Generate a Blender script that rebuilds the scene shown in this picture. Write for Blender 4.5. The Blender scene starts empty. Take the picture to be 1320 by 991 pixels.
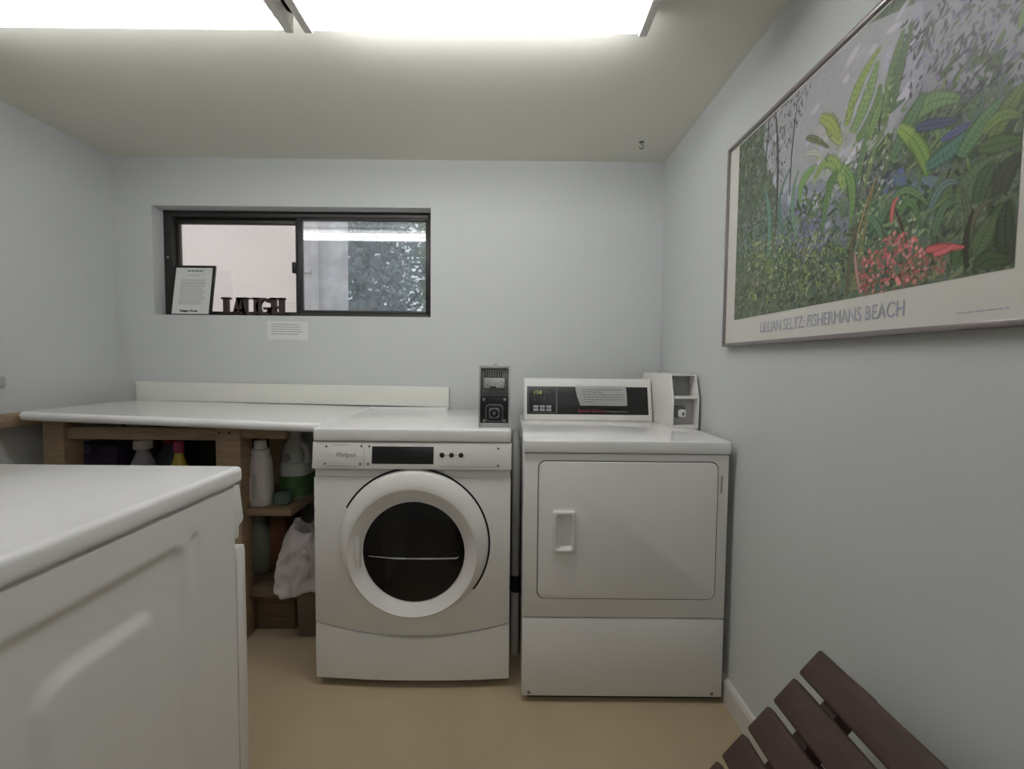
import bpy, bmesh, math, random
import numpy as np
from mathutils import Vector, Matrix, noise
R = math.radians
S = bpy.context.scene
C = S.collection

# ------------------------------------------------------------------ camera
cam_d = bpy.data.cameras.new('camera')
cam_d.sensor_width = 36.0
cam_d.lens = 36.0 * 589.4 / 1320.0
cam_d.clip_start = 0.02
cam = bpy.data.objects.new('camera', cam_d)
C.objects.link(cam)
def cam_matrix(loc, yaw, pitch, roll):
    fw = Vector((math.sin(yaw)*math.cos(pitch), math.cos(yaw)*math.cos(pitch), math.sin(pitch)))
    rt = Vector((math.cos(yaw), -math.sin(yaw), 0)); up = rt.cross(fw)
    c, s = math.cos(roll), math.sin(roll)
    r2, u2 = c*rt + s*up, -s*rt + c*up
    m = Matrix((r2, u2, -fw)).transposed().to_4x4()
    m.translation = loc
    return m
cam.matrix_world = cam_matrix(Vector((-.7344, -2.3243, 1.1609)), .0012, -.0492, .0096)
S.camera = cam

# ------------------------------------------------------------------ world, exposure
w = bpy.data.worlds.new('sky'); S.world = w; w.use_nodes = True
wn = w.node_tree.nodes; wl = w.node_tree.links
bg = wn['Background']; bg.inputs[0].default_value = (.93, .96, 1.0, 1); bg.inputs[1].default_value = 1.35
S.view_settings.view_transform = 'Standard'
S.view_settings.look = 'None'
S.view_settings.exposure = 0.0
S.view_settings.gamma = 1.0
S.view_settings.use_curve_mapping = False
TUBE_A = 13.5      # luminance of the strip light near the window
TUBE_B = 30.0     # luminance of the strip light above the camera
FILL_C = 15.0     # luminance of the fill light added behind the camera

# ------------------------------------------------------------------ materials
def lin(c):
    return tuple(((x/255.0)/12.92 if x/255.0 <= .04045 else ((x/255.0+.055)/1.055)**2.4) for x in c)
MATS = {}
def mat(name, rgb, rough=.5, metal=0.0, var=.03, scale=12.0, bump=0.0, bscale=200.0, spec=.5, stretch=None, coat=0.0):
    if name in MATS: return MATS[name]
    m = bpy.data.materials.new(name); m.use_nodes = True
    nt = m.node_tree; b = nt.nodes['Principled BSDF']
    col = lin(rgb)
    tc = nt.nodes.new('ShaderNodeTexCoord')
    mp = nt.nodes.new('ShaderNodeMapping')
    if stretch: mp.inputs['Scale'].default_value = stretch
    nt.links.new(tc.outputs['Object'], mp.inputs['Vector'])
    n = nt.nodes.new('ShaderNodeTexNoise'); n.inputs['Scale'].default_value = scale; n.inputs['Detail'].default_value = 4
    nt.links.new(mp.outputs[0], n.inputs['Vector'])
    r = nt.nodes.new('ShaderNodeValToRGB')
    r.color_ramp.elements[0].position = .3; r.color_ramp.elements[1].position = .7
    r.color_ramp.elements[0].color = (*[max(0, x*(1-var)) for x in col], 1)
    r.color_ramp.elements[1].color = (*[min(1, x*(1+var)) for x in col], 1)
    nt.links.new(n.outputs['Fac'], r.inputs['Fac'])
    nt.links.new(r.outputs['Color'], b.inputs['Base Color'])
    b.inputs['Roughness'].default_value = rough; b.inputs['Metallic'].default_value = metal
    b.inputs['Specular IOR Level'].default_value = spec
    b.inputs['Coat Weight'].default_value = coat
    if bump > 0:
        n2 = nt.nodes.new('ShaderNodeTexNoise'); n2.inputs['Scale'].default_value = bscale; n2.inputs['Detail'].default_value = 3
        nt.links.new(mp.outputs[0], n2.inputs['Vector'])
        bp = nt.nodes.new('ShaderNodeBump'); bp.inputs['Strength'].default_value = bump; bp.inputs['Distance'].default_value = .002
        nt.links.new(n2.outputs['Fac'], bp.inputs['Height']); nt.links.new(bp.outputs[0], b.inputs['Normal'])
    MATS[name] = m
    return m
def emit_mat(name, rgb, strength):
    m = bpy.data.materials.new(name); m.use_nodes = True
    nt = m.node_tree; nt.nodes.clear()
    e = nt.nodes.new('ShaderNodeEmission'); e.inputs[0].default_value = (*lin(rgb), 1); e.inputs[1].default_value = strength
    o = nt.nodes.new('ShaderNodeOutputMaterial'); nt.links.new(e.outputs[0], o.inputs[0])
    MATS[name] = m
    return m
def glass_mat(name, tint, dust_haze, dust_haze_col=(200, 205, 210), gloss=.06):
    # thin window glass: see-through, a mirror film, and a film for dirt and painted haze
    m = bpy.data.materials.new(name); m.use_nodes = True
    nt = m.node_tree; nt.nodes.clear()
    t = nt.nodes.new('ShaderNodeBsdfTransparent'); t.inputs[0].default_value = (*lin(tint), 1)
    d = nt.nodes.new('ShaderNodeBsdfDiffuse'); d.inputs[0].default_value = (*lin(dust_haze_col), 1)
    tr = nt.nodes.new('ShaderNodeBsdfTranslucent'); tr.inputs[0].default_value = (*lin(dust_haze_col), 1)
    g = nt.nodes.new('ShaderNodeBsdfGlossy'); g.inputs['Roughness'].default_value = .0
    md = nt.nodes.new('ShaderNodeMixShader'); md.inputs[0].default_value = .5
    nt.links.new(d.outputs[0], md.inputs[1]); nt.links.new(tr.outputs[0], md.inputs[2])
    m1 = nt.nodes.new('ShaderNodeMixShader')
    nz = nt.nodes.new('ShaderNodeTexNoise'); nz.inputs['Scale'].default_value = 9
    tc = nt.nodes.new('ShaderNodeTexCoord'); nt.links.new(tc.outputs['Object'], nz.inputs['Vector'])
    mm = nt.nodes.new('ShaderNodeMath'); mm.operation = 'MULTIPLY'; mm.inputs[1].default_value = dust_haze*2
    nt.links.new(nz.outputs['Fac'], mm.inputs[0]); nt.links.new(mm.outputs[0], m1.inputs[0])
    nt.links.new(t.outputs[0], m1.inputs[1]); nt.links.new(md.outputs[0], m1.inputs[2])
    m2 = nt.nodes.new('ShaderNodeMixShader')
    fr = nt.nodes.new('ShaderNodeFresnel'); fr.inputs[0].default_value = 1.45
    ma = nt.nodes.new('ShaderNodeMath'); ma.operation = 'ADD'; ma.inputs[1].default_value = gloss
    nt.links.new(fr.outputs[0], ma.inputs[0]); nt.links.new(ma.outputs[0], m2.inputs[0])
    nt.links.new(m1.outputs[0], m2.inputs[1]); nt.links.new(g.outputs[0], m2.inputs[2])
    o = nt.nodes.new('ShaderNodeOutputMaterial'); nt.links.new(m2.outputs[0], o.inputs[0])
    MATS[name] = m
    return m
WALL = mat('wall_paint', (208, 211, 210), .75, var=.012, scale=3, bump=.12, bscale=160, spec=.25)
CEIL = mat('ceiling_paint', (226, 224, 213), .85, var=.012, scale=3, bump=.12, bscale=160, spec=.2)
FLOOR = mat('vinyl_floor', (178, 161, 132), .45, var=.05, scale=5, bump=.05, bscale=90)
TRIM = mat('white_trim', (214, 211, 206), .45, var=.02)
WHITE = mat('white_enamel', (238, 236, 232), .3, var=.01, scale=6)
WHITEG = mat('glossy_white_enamel', (244, 243, 241), .16, var=.01, scale=6, spec=.6, coat=.3)
WHITE2 = mat('white_plastic', (234, 231, 227), .38, var=.01, scale=6)
WTOP = mat('white_laminate', (246, 246, 246), .14, var=.01, scale=10, spec=.7, coat=.4)
OFFW = mat('cream_laminate', (236, 236, 227), .35, var=.015, scale=10)
BRONZE = mat('dark_bronze_metal', (58, 56, 54), .4, metal=.3, var=.08, scale=20)
BLACK = mat('black_plastic', (22, 22, 23), .35, var=.1)
DARK = mat('dark_gap', (14, 14, 14), .8, var=.1)
PINE = mat('pine_lumber', (160, 138, 110), .7, var=.16, scale=9, stretch=(1, 1, 8), bump=.2, bscale=60)
PINEH = mat('pine_board', (152, 131, 105), .7, var=.18, scale=9, stretch=(1, 9, 9), bump=.2, bscale=60)
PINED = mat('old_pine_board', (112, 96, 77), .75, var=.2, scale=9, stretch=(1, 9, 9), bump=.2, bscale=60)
BENCH = mat('stained_bench_wood', (74, 55, 47), .55, var=.22, scale=10, stretch=(9, 1, 9), bump=.2, bscale=80)
STEEL = mat('brushed_steel', (178, 178, 176), .35, metal=.35, var=.05, scale=30)
DSTEEL = mat('dark_steel', (112, 112, 112), .4, metal=.3, var=.06, scale=30)
CHROME = mat('chrome', (200, 200, 204), .15, metal=1.0, var=.02)
PAPER = mat('white_paper', (226, 227, 224), .8, var=.015, scale=20, spec=.2)
INK = mat('grey_ink', (128, 130, 130), .8, var=.1, spec=.1)
INKD = mat('black_ink', (48, 48, 48), .8, var=.1, spec=.1)
GREY = mat('grey_plastic', (120, 120, 122), .45, var=.05)

# ------------------------------------------------------------------ mesh helpers
BASE = {}          # world position of every thing's origin
def vec(p): return Vector(p)
def add_box(bm, lo, hi, bev=0.0, seg=2):
    lo, hi = vec(lo), vec(hi); c = (lo+hi)/2; d = hi-lo
    r = bmesh.ops.create_cube(bm, size=1.0)
    vs = r['verts']
    for v in vs: v.co = Vector((v.co.x*d.x+c.x, v.co.y*d.y+c.y, v.co.z*d.z+c.z))
    if bev > 0:
        es = list({e for v in vs for e in v.link_edges})
        bmesh.ops.bevel(bm, geom=es, offset=min(bev, min(d)*.49), segments=seg, profile=.5, affect='EDGES')
def obox(bm, O, U, V, N, u, v, n, bev=0.0, seg=2):
    """box in the frame O + a U + b V + c N"""
    O, U, V, N = vec(O), vec(U).normalized(), vec(V).normalized(), vec(N).normalized()
    b2 = bmesh.new(); add_box(b2, (u[0], v[0], n[0]), (u[1], v[1], n[1]), bev, seg)
    merge(bm, b2, lambda p: O+U*p.x+V*p.y+N*p.z)
def merge(bm, b2, f=None):
    if f:
        for v in b2.verts: v.co = f(v.co.copy())
    me = bpy.data.meshes.new('tmp'); b2.to_mesh(me); b2.free(); bm.from_mesh(me); bpy.data.meshes.remove(me)
def add_prism(bm, pts, axis, a, b, bev=0.0, seg=2, bev_ends=True):
    """pts: 2-D outline; axis 'x': (y,z), 'y': (x,z), 'z': (x,y)"""
    def P(p, t):
        if axis == 'x': return Vector((t, p[0], p[1]))
        if axis == 'y': return Vector((p[0], t, p[1]))
        return Vector((p[0], p[1], t))
    b2 = bmesh.new()
    va = [b2.verts.new(P(p, a)) for p in pts]; vb = [b2.verts.new(P(p, b)) for p in pts]
    fa = b2.faces.new(va); fb = b2.faces.new(list(reversed(vb)))
    n = len(pts)
    for i in range(n): b2.faces.new((va[i], vb[i], vb[(i+1) % n], va[(i+1) % n]))
    bmesh.ops.recalc_face_normals(b2, faces=b2.faces[:])
    if bev > 0:
        es = list(set(fa.edges[:]+fb.edges[:])) if bev_ends else []
        es = es + [e for e in b2.edges if e not in es and e.calc_face_angle(0) > R(35)]
        bmesh.ops.bevel(b2, geom=es, offset=bev, segments=seg, profile=.5, affect='EDGES')
    merge(bm, b2)
def add_tube(bm, pts, r, n=12, cap=True):
    pts = [vec(p) for p in pts]; rings = []
    rr = r if isinstance(r, (list, tuple)) else [r]*len(pts)
    prev = None
    for i, p in enumerate(pts):
        t = (pts[min(i+1, len(pts)-1)]-pts[max(i-1, 0)]).normalized()
        if prev is None: a = t.orthogonal().normalized()
        else: a = (prev-t*prev.dot(t)).normalized()
        prev = a; b = t.cross(a)
        rings.append([bm.verts.new(p+(a*math.cos(2*math.pi*k/n)+b*math.sin(2*math.pi*k/n))*rr[i]) for k in range(n)])
    for i in range(len(rings)-1):
        for k in range(n): bm.faces.new((rings[i][k], rings[i][(k+1) % n], rings[i+1][(k+1) % n], rings[i+1][k]))
    if cap: bm.faces.new(list(reversed(rings[0]))); bm.faces.new(rings[-1])
def add_lathe(bm, prof, c, sx=1.0, sy=1.0, n=28, p=2.0, axis='z'):
    """prof: (radius, height) list bottom to top; p > 2 squares the outline"""
    c = vec(c); rings = []
    for r, h in prof:
        ring = []
        for k in range(n):
            a = 2*math.pi*k/n; ca, sa = math.cos(a), math.sin(a)
            q = (abs(ca)**p+abs(sa)**p)**(-1/p)
            x, y = r*q*ca*sx, r*q*sa*sy
            if axis == 'z': v = Vector((x, y, h))
            elif axis == 'y': v = Vector((x, h, y))
            else: v = Vector((h, x, y))
            ring.append(bm.verts.new(c+v))
        rings.append(ring)
    fs = []
    for i in range(len(rings)-1):
        for k in range(n): fs.append(bm.faces.new((rings[i][k], rings[i][(k+1) % n], rings[i+1][(k+1) % n], rings[i+1][k])))
    fs.append(bm.faces.new(list(reversed(rings[0])))); fs.append(bm.faces.new(rings[-1]))
    bmesh.ops.recalc_face_normals(bm, faces=fs)
def loft(bm, rings, cap0=False, cap1=False, closed=True):
    vs = [[bm.verts.new(p) for p in r] for r in rings]; n = len(vs[0])
    for i in range(len(vs)-1):
        for k in range(n if closed else n-1):
            bm.faces.new((vs[i][k], vs[i][(k+1) % n], vs[i+1][(k+1) % n], vs[i+1][k]))
    if cap0: bm.faces.new(list(reversed(vs[0])))
    if cap1: bm.faces.new(vs[-1])
def circ(cx, y, cz, r, n=72, rz=None, a0=0, a1=2*math.pi, endpoint=False):
    rz = rz or r; m = n-1 if endpoint else n
    return [Vector((cx+r*math.cos(a0+(a1-a0)*k/m), y, cz+rz*math.sin(a0+(a1-a0)*k/m))) for k in range(n)]
def rrect(x0, x1, z0, z1, r, n=6):
    out = []
    for cx, cz, s in ((x1-r, z1-r, 0), (x0+r, z1-r, 90), (x0+r, z0+r, 180), (x1-r, z0+r, 270)):
        for k in range(n+1):
            a = R(s+90*k/n); out.append((cx+r*math.cos(a), cz+r*math.sin(a)))
    return out
def thing(name, label, cat, base, group=None, kind=None):
    o = bpy.data.objects.new(name, None); C.objects.link(o); o.empty_display_size = .1
    o.location = base; BASE[o] = vec(base)
    if kind: o['kind'] = kind
    else: o['label'] = label; o['category'] = cat
    if group: o['group'] = group
    return o
def obj(name, bm, m, parent=None, smooth=True, label=None, base=None, recalc=True, ang=40):
    if recalc: bmesh.ops.recalc_face_normals(bm, faces=bm.faces[:])
    root = parent; b = vec(base) if base is not None else Vector((0, 0, 0))
    if parent is not None: b = BASE[parent]
    for v in bm.verts: v.co -= b
    me = bpy.data.meshes.new(name); bm.to_mesh(me); bm.free()
    for mm in (m if isinstance(m, (list, tuple)) else [m]): me.materials.append(mm)
    if smooth:
        me.polygons.foreach_set('use_smooth', [True]*len(me.polygons)); me.set_sharp_from_angle(angle=R(ang))
    o = bpy.data.objects.new(name, me); C.objects.link(o)
    if parent is not None: o.parent = parent
    else: o.location = b
    BASE[o] = b
    if label: o['label'] = label
    return o
def tag(o, label, cat, group=None):
    o['label'] = label; o['category'] = cat
    if group: o['group'] = group
    return o
def struct(name, bm, m, smooth=False, parent=None, base=None):
    o = obj(name, bm, m, parent, smooth=smooth, base=base)
    if parent is None: o['kind'] = 'structure'
    return o
def box_obj(name, lo, hi, m, parent=None, bev=.003, seg=2, **k):
    bm = bmesh.new(); add_box(bm, lo, hi, bev, seg); return obj(name, bm, m, parent, **k)
def text_obj(name, s, size, O, U, V, m, parent, xs=1.0, depth=.0004, lean=0.0, space=1.0, fit=None, weight=0.0):
    """lettering laid in the plane O + x U + y V; fit = wanted width"""
    cu = bpy.data.curves.new('t', 'FONT'); cu.body = s; cu.size = size; cu.shear = lean; cu.space_character = space
    cu.offset = weight; cu.extrude = depth; cu.resolution_u = 3
    t = bpy.data.objects.new('t', cu); C.objects.link(t)
    dg = bpy.context.evaluated_depsgraph_get(); me = bpy.data.meshes.new_from_object(t.evaluated_get(dg))
    bpy.data.objects.remove(t); bpy.data.curves.remove(cu)
    bm = bmesh.new(); bm.from_mesh(me); bpy.data.meshes.remove(me)
    O, U, V = vec(O), vec(U).normalized(), vec(V).normalized(); N = U.cross(V)
    x0 = min(v.co.x for v in bm.verts); x1 = max(v.co.x for v in bm.verts)
    k = fit/(x1-x0) if fit else xs
    for v in bm.verts:
        p = v.co; v.co = O+U*((p.x-x0)*k)+V*p.y+N*(p.z+depth)
    return obj(name, bm, m, parent, smooth=False, recalc=False)
def lines(bm, O, U, V, u0, u1, v0, v1, n, seed, h=.0016, n0=.0002, ragged=.3):
    rnd = random.Random(seed); O, U, V = vec(O), vec(U).normalized(), vec(V).normalized(); N = U.cross(V)
    for i in range(n):
        vv = v1-(v1-v0)*i/max(1, n-1); x = u0
        end = u1-(rnd.random()*ragged*(u1-u0))
        while x < end-.002:
            l = min(rnd.uniform(.006, .02), end-x)
            obox(bm, O, U, V, N, (x, x+l), (vv-h/2, vv+h/2), (n0, n0+.0003)); x += l+.0025
PRINT_GAIN = 1.65
X, Y, Z = Vector((1, 0, 0)), Vector((0, 1, 0)), Vector((0, 0, 1))

# ------------------------------------------------------------------ room shell
XL, XR, YF, H = -2.736, .018, -3.9, 2.159
WX0, WX1, WZ0, WZ1, WT = -2.54, -1.146, 1.383, 1.925, .16
bm = bmesh.new()
add_box(bm, (XL-.12, 0, -.1), (WX0, WT, H+.1)); add_box(bm, (WX1, 0, -.1), (XR+.12, WT, H+.1))
add_box(bm, (WX0, 0, -.1), (WX1, WT, WZ0)); add_box(bm, (WX0, 0, WZ1), (WX1, WT, H+.1))
struct('wall_back', bm, WALL)
bm = bmesh.new(); add_box(bm, (XR, YF-.1, -.1), (XR+.12, 0, H+.1)); struct('wall_right', bm, WALL)
bm = bmesh.new(); add_box(bm, (XL-.12, YF-.1, -.1), (XL, 0, H+.1)); struct('wall_left', bm, WALL)
bm = bmesh.new(); add_box(bm, (XL, YF-.1, -.1), (XR, YF, H+.1)); struct('wall_front', bm, WALL)
bm = bmesh.new(); add_box(bm, (XL, YF, H), (XR, 0, H+.1)); struct('ceiling', bm, CEIL)
bm = bmesh.new(); add_box(bm, (XL, YF, -.1), (XR, 0, 0)); struct('floor', bm, FLOOR)
bm = bmesh.new()
add_prism(bm, [(XR, 0), (XR-.014, 0), (XR-.014, .07), (XR-.009, .082), (XR, .086)], 'y', YF, 0)
struct('baseboard_right', bm, TRIM)

# ------------------------------------------------------------------ window
wnd = thing('window_1', '', '', ((WX0+WX1)/2, .1, WZ0), kind='structure')
FY0, FY1 = .075, .15
bm = bmesh.new()
add_box(bm, (WX0, FY0, WZ0), (WX0+.042, FY1, WZ1), .002); add_box(bm, (WX1-.028, FY0, WZ0), (WX1, FY1, WZ1), .002)
add_box(bm, (WX0+.042, FY0, WZ1-.03), (WX1-.028, FY1, WZ1), .002); add_box(bm, (WX0+.042, FY0, WZ0), (WX1-.028, FY1, WZ0+.02), .002)
obj('window_frame', bm, BRONZE, wnd)
def sash(x0, x1, y0, y1, sl, sr, st, sb, gm, latch=False):
    bm = bmesh.new(); z0, z1 = WZ0+.018, WZ1-.028
    add_box(bm, (x0, y0, z0), (x0+sl, y1, z1), .002); add_box(bm, (x1-sr, y0, z0), (x1, y1, z1), .002)
    add_box(bm, (x0+sl, y0, z1-st), (x1-sr, y1, z1), .002); add_box(bm, (x0+sl, y0, z0), (x1-sr, y1, z0+sb), .002)
    s = obj('sash', bm, BRONZE, wnd)
    bm = bmesh.new(); add_box(bm, (x0+sl-.004, (y0+y1)/2-.002, z0+sb-.004), (x1-sr+.004, (y0+y1)/2+.002, z1-st+.004))
    g = obj('pane', bm, gm, s, smooth=False)
    if latch:
        bm = bmesh.new(); add_box(bm, (x1-sr-.014, y0-.014, 1.615), (x1-sr+.006, y0+.004, 1.672), .003)
        obj('latch', bm, BLACK, s)
XM = -1.858
GL = glass_mat('clear_glass', (252, 250, 249), .01)
GR = glass_mat('dusty_hazy_glass', (247, 249, 251), .25, gloss=.05)  # film thickened beyond dirt to paint in the room's reflected haze
sash(WX0+.042, XM+.012, FY0+.036, FY0+.06, .012, .03, .028, .012, GL, True)
sash(XM, WX1-.028, FY0+.004, FY0+.03, .03, .012, .012, .02, GR)
o = box_obj('keeper_clip', (-2.525, FY0-.003, 1.682), (-2.515, FY0+.002, 1.69), STEEL, wnd, .001)

# ------------------------------------------------------------------ outside
nb = thing('neighbouring_building', 'plain white neighbouring wall seen through the left window pane', 'building', (-4.5, 1.7, -.1))
EXT = mat('white_stucco', (226, 217, 213), .9, var=.02, scale=4, bump=.1, bscale=60)
EXT2 = mat('grey_stucco', (226, 220, 221), .9, var=.02, scale=4)
bm = bmesh.new(); add_box(bm, (-9.0, 1.62, -.1), (-2.44, 1.9, 5)); obj('wall', bm, EXT, nb, smooth=False)
bm = bmesh.new(); add_box(bm, (-2.44, 1.60, -.1), (-2.235, 1.9, 5), .004); obj('corner_board', bm, EXT2, nb)
bm = bmesh.new(); add_tube(bm, [(-2.39, 1.565, -.1), (-2.39, 1.565, 5)], .022, 14); add_box(bm, (-2.415, 1.56, 2.6), (-2.365, 1.61, 2.63)); add_box(bm, (-2.415, 1.56, .6), (-2.365, 1.61, .63)); obj('downpipe', bm, EXT, nb)
bm = bmesh.new(); add_box(bm, (-2.535, 1.585, 1.9), (-2.44, 1.63, 1.922), .003); obj('ledge', bm, EXT2, nb)
gm_ = mat('grass_ground', (92, 104, 76), .95, var=.25, scale=3)
bm = bmesh.new(); add_box(bm, (-12, .16, -.2), (6, 16, -.1)); struct('ground', bm, gm_)
def tree(name, label, x, y, h, r, z0, n, leafm, seed, lean=0):
    rnd = random.Random(seed); t = thing(name, label, 'tree', (x, y, -.1), 'trees beyond the window')
    bm = bmesh.new(); tr = [(x+lean*k*.25+rnd.uniform(-.03, .03), y+rnd.uniform(-.03, .03), -.1+(h+.1)*k/6) for k in range(7)]
    add_tube(bm, tr, [.09-.011*k for k in range(7)], 9)
    for k in range(7):
        a = rnd.uniform(0, 6.28); zz = z0+(h-z0)*k/7; q = Vector((x, y, zz))
        add_tube(bm, [q, q+Vector((math.cos(a)*r*.4, math.sin(a)*r*.4, .25)), q+Vector((math.cos(a)*r*.8, math.sin(a)*r*.8, .6))], [.035, .022, .008], 6)
    obj('trunk', bm, mat('tree_bark', (84, 78, 74), .9, var=.2), t)
    bm = bmesh.new()
    for i in range(n):
        u = rnd.random(); zz = z0+(h+.5-z0)*u; rr = r*math.sqrt(rnd.random())*(1-.5*u); a = rnd.uniform(0, 6.28)
        c = Vector((x+lean*1.2*u+rr*math.cos(a), y+rr*math.sin(a), zz)); d = Vector((rnd.gauss(0, 1), rnd.gauss(0, 1), rnd.gauss(-.3, .6))).normalized()
        sd = d.orthogonal().normalized(); sd.rotate(Matrix.Rotation(rnd.uniform(0, 6.28), 3, d)); L = rnd.uniform(.10, .19); W = L*.3; up = d.cross(sd)
        v = [bm.verts.new(p) for p in (c, c+d*L*.5+sd*W+up*.01, c+d*L, c+d*L*.5-sd*W+up*.01, c+d*L*.5-up*.012)]
        bm.faces.new((v[0], v[1], v[4])); bm.faces.new((v[1], v[2], v[4])); bm.faces.new((v[2], v[3], v[4])); bm.faces.new((v[3], v[0], v[4]))
    obj('foliage', bm, leafm, t, smooth=False, recalc=False)
LF1 = mat('blue_green_leaves', (132, 152, 158), .5, var=.35, scale=8)
LF2 = mat('green_leaves', (150, 170, 146), .5, var=.35, scale=8)
tree('leafy_tree', 'dark blue-green tree beside the white building corner', -3.05, 5.0, 3.6, .9, .3, 3000, LF1, 3)
tree('leafy_tree', 'lighter green tree behind the right end of the window', -1.72, 4.4, 3.4, .55, .2, 1300, LF2, 8)
tree('leafy_tree', 'blue-green tree in the gap between the two nearer trees', -3.4, 8.2, 4.6, 1.6, .4, 3600, LF1, 15)

# ------------------------------------------------------------------ ceiling strip lights
TUBE_MA = emit_mat('lit_tube_soft', (250, 250, 252), TUBE_A)
TUBE_MB = emit_mat('lit_tube', (250, 250, 252), TUBE_B)
FILL_MC = emit_mat('lit_tube_fill', (250, 250, 252), FILL_C)
def strip_light(x0, x1, y, tm, label):
    t = thing('strip_light', label, 'ceiling light', ((x0+x1)/2, y, H))
    bm = bmesh.new()
    add_prism(bm, [(y-.07, H), (y-.07, H-.02), (y-.022, H-.042), (y+.022, H-.042), (y+.07, H-.02), (y+.07, H)], 'x', x0, x1)
    hs = obj('housing', bm, WHITE2, t, smooth=False)
    for s in (-1, 1):
        yy = y+s*.056
        bm = bmesh.new(); add_tube(bm, [(x0+.03, yy, H-.055), (x1-.03, yy, H-.055)], .013, 14); obj('tube', bm, tm, t)
    for xx in (x0+.012, x1-.012):
        bm = bmesh.new(); add_box(bm, (xx-.012, y-.065, H-.075), (xx+.012, y+.065, H-.018), .003); obj('lampholder', bm, WHITE2, t)
strip_light(-2.42, -1.36, -1.045, TUBE_MA, 'white twin-tube strip light on the ceiling left of centre')
strip_light(-1.33, -.36, -1.045, TUBE_MB, 'white twin-tube strip light on the ceiling right of the window light')
strip_light(-1.35, -.15, -3.0, FILL_MC, 'added white twin-tube fill light, unseen on the ceiling behind the camera')  # added fill lamp, out of view, to brighten the room

# ------------------------------------------------------------------ worktop along the back wall
cx0, cx1 = -2.628, -1.427
def ctop(x): return .951-(x-cx0)/(cx1-cx0)*.0205
def cfront(x): return -.575-(x-cx0)/(cx1-cx0)*.095
ct = thing('worktop', 'long white laminate worktop with rolled front edge along the back wall', 'worktop', (-2.0, -.3, .91))
def cross(x, shave=0):
    z, f = ctop(x), cfront(x)+shave; th = .034; pts = [(-.002, z), (f+.012, z)]
    for k in range(9):
        a = R(90+20*k); pts.append((f+.012+.012*1.2*math.cos(a), z-th/2+th/2*math.sin(a)))
    pts += [(-.002, z-th)]
    return [Vector((x, p[0], p[1])) for p in pts]
bm = bmesh.new(); loft(bm, [cross(cx0, .012), cross(cx0+.004, .003), cross(cx0+.012), cross(cx1-.012), cross(cx1-.004, .003), cross(cx1, .012)], True, True)
obj('slab', bm, WTOP, ct)
bm = bmesh.new(); add_box(bm, (cx1, -.0825, .898), (-1.05, -.002, .9305), .002); obj('rear_strip', bm, WTOP, ct)
bm = bmesh.new(); add_prism(bm, [(cx0, .9505), (-1.05, .930), (-1.05, 1.031), (cx0, 1.045)], 'y', -.022, -.002, .003); obj('backsplash', bm, OFFW, ct)
bm = bmesh.new(); add_box(bm, (XL+.002, -1.15, .893), (XL+.09, -.02, .938), .003)
tag(obj('wall_ledger', bm, PINEH, base=(XL+.04, -.6, .915)), 'brown wooden ledger board fixed along the left wall beside the worktop', 'ledger board')

# ------------------------------------------------------------------ wooden shelf stand
st = thing('shelf_stand', 'rough pine shelf stand under the white worktop', 'shelf unit', (-2.15, -.28, 0))
def ztop(x): return ctop(x)-.0355
for x0, x1, y0, y1 in ((-2.615, -2.53, -.50, -.415), (-1.922, -1.822, -.50, -.415), (-2.615, -2.53, -.10, -.02), (-1.922, -1.822, -.10, -.02)):
    bm = bmesh.new(); add_box(bm, (x0, y0, 0), (x1, y1, ztop((x0+x1)/2)-.004), .003); obj('post', bm, PINE, st)
bm = bmesh.new(); add_box(bm, (-2.53, -.485, .832), (-1.922, -.447, .880), .002); obj('rail', bm, PINEH, st)
bm = bmesh.new(); add_box(bm, (-1.822, -.49, .842), (-1.645, -.452, .886), .002); obj('rail', bm, PINEH, st)
SH = .545
bm = bmesh.new()
add_box(bm, (-2.71, -.412, SH-.03), (-1.822, -.02, SH), .002); add_box(bm, (-1.8225, -.462, SH-.03), (-1.64, -.02, SH), .002)
obj('shelf', bm, PINEH, st)
bm = bmesh.new(); add_box(bm, (-2.71, -.412, .165), (-1.822, -.02, .2), .002); add_box(bm, (-1.8225, -.455, .165), (-1.66, -.02, .2), .002)
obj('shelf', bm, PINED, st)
bm = bmesh.new(); add_box(bm, (-2.71, -.0195, .2), (-1.83, -.010, .895)); obj('shade_sheet', bm, mat('shelf_shade', (54, 48, 44), .8, var=.15), st)  # added dark sheet that paints deep shade behind the shelves
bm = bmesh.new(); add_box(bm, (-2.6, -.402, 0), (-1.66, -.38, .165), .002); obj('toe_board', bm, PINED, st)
for x in (-1.905, -1.865):
    bm = bmesh.new(); add_lathe(bm, [(.0045, 0), (.0045, .0015)], (x, -.5015, .865), n=12, axis='y'); obj('nail_head', bm, BLACK, st)

# ------------------------------------------------------------------ bottles and boxes on the shelves
PL_W = mat('white_bottle_plastic', (214, 208, 206), .4, var=.02)
PL_T = mat('milky_plastic', (176, 178, 172), .35, var=.04)
PL_G = mat('green_label', (74, 104, 62), .5, var=.3, scale=25)
PL_P = mat('purple_carton', (58, 44, 70), .6, var=.2)
def sq(name, prof, c, m, parent, sx=1, sy=1, p=2.0, n=32, label=None):
    bm = bmesh.new(); add_lathe(bm, prof, c, sx, sy, n, p); return obj(name, bm, m, parent, label=label)
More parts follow.
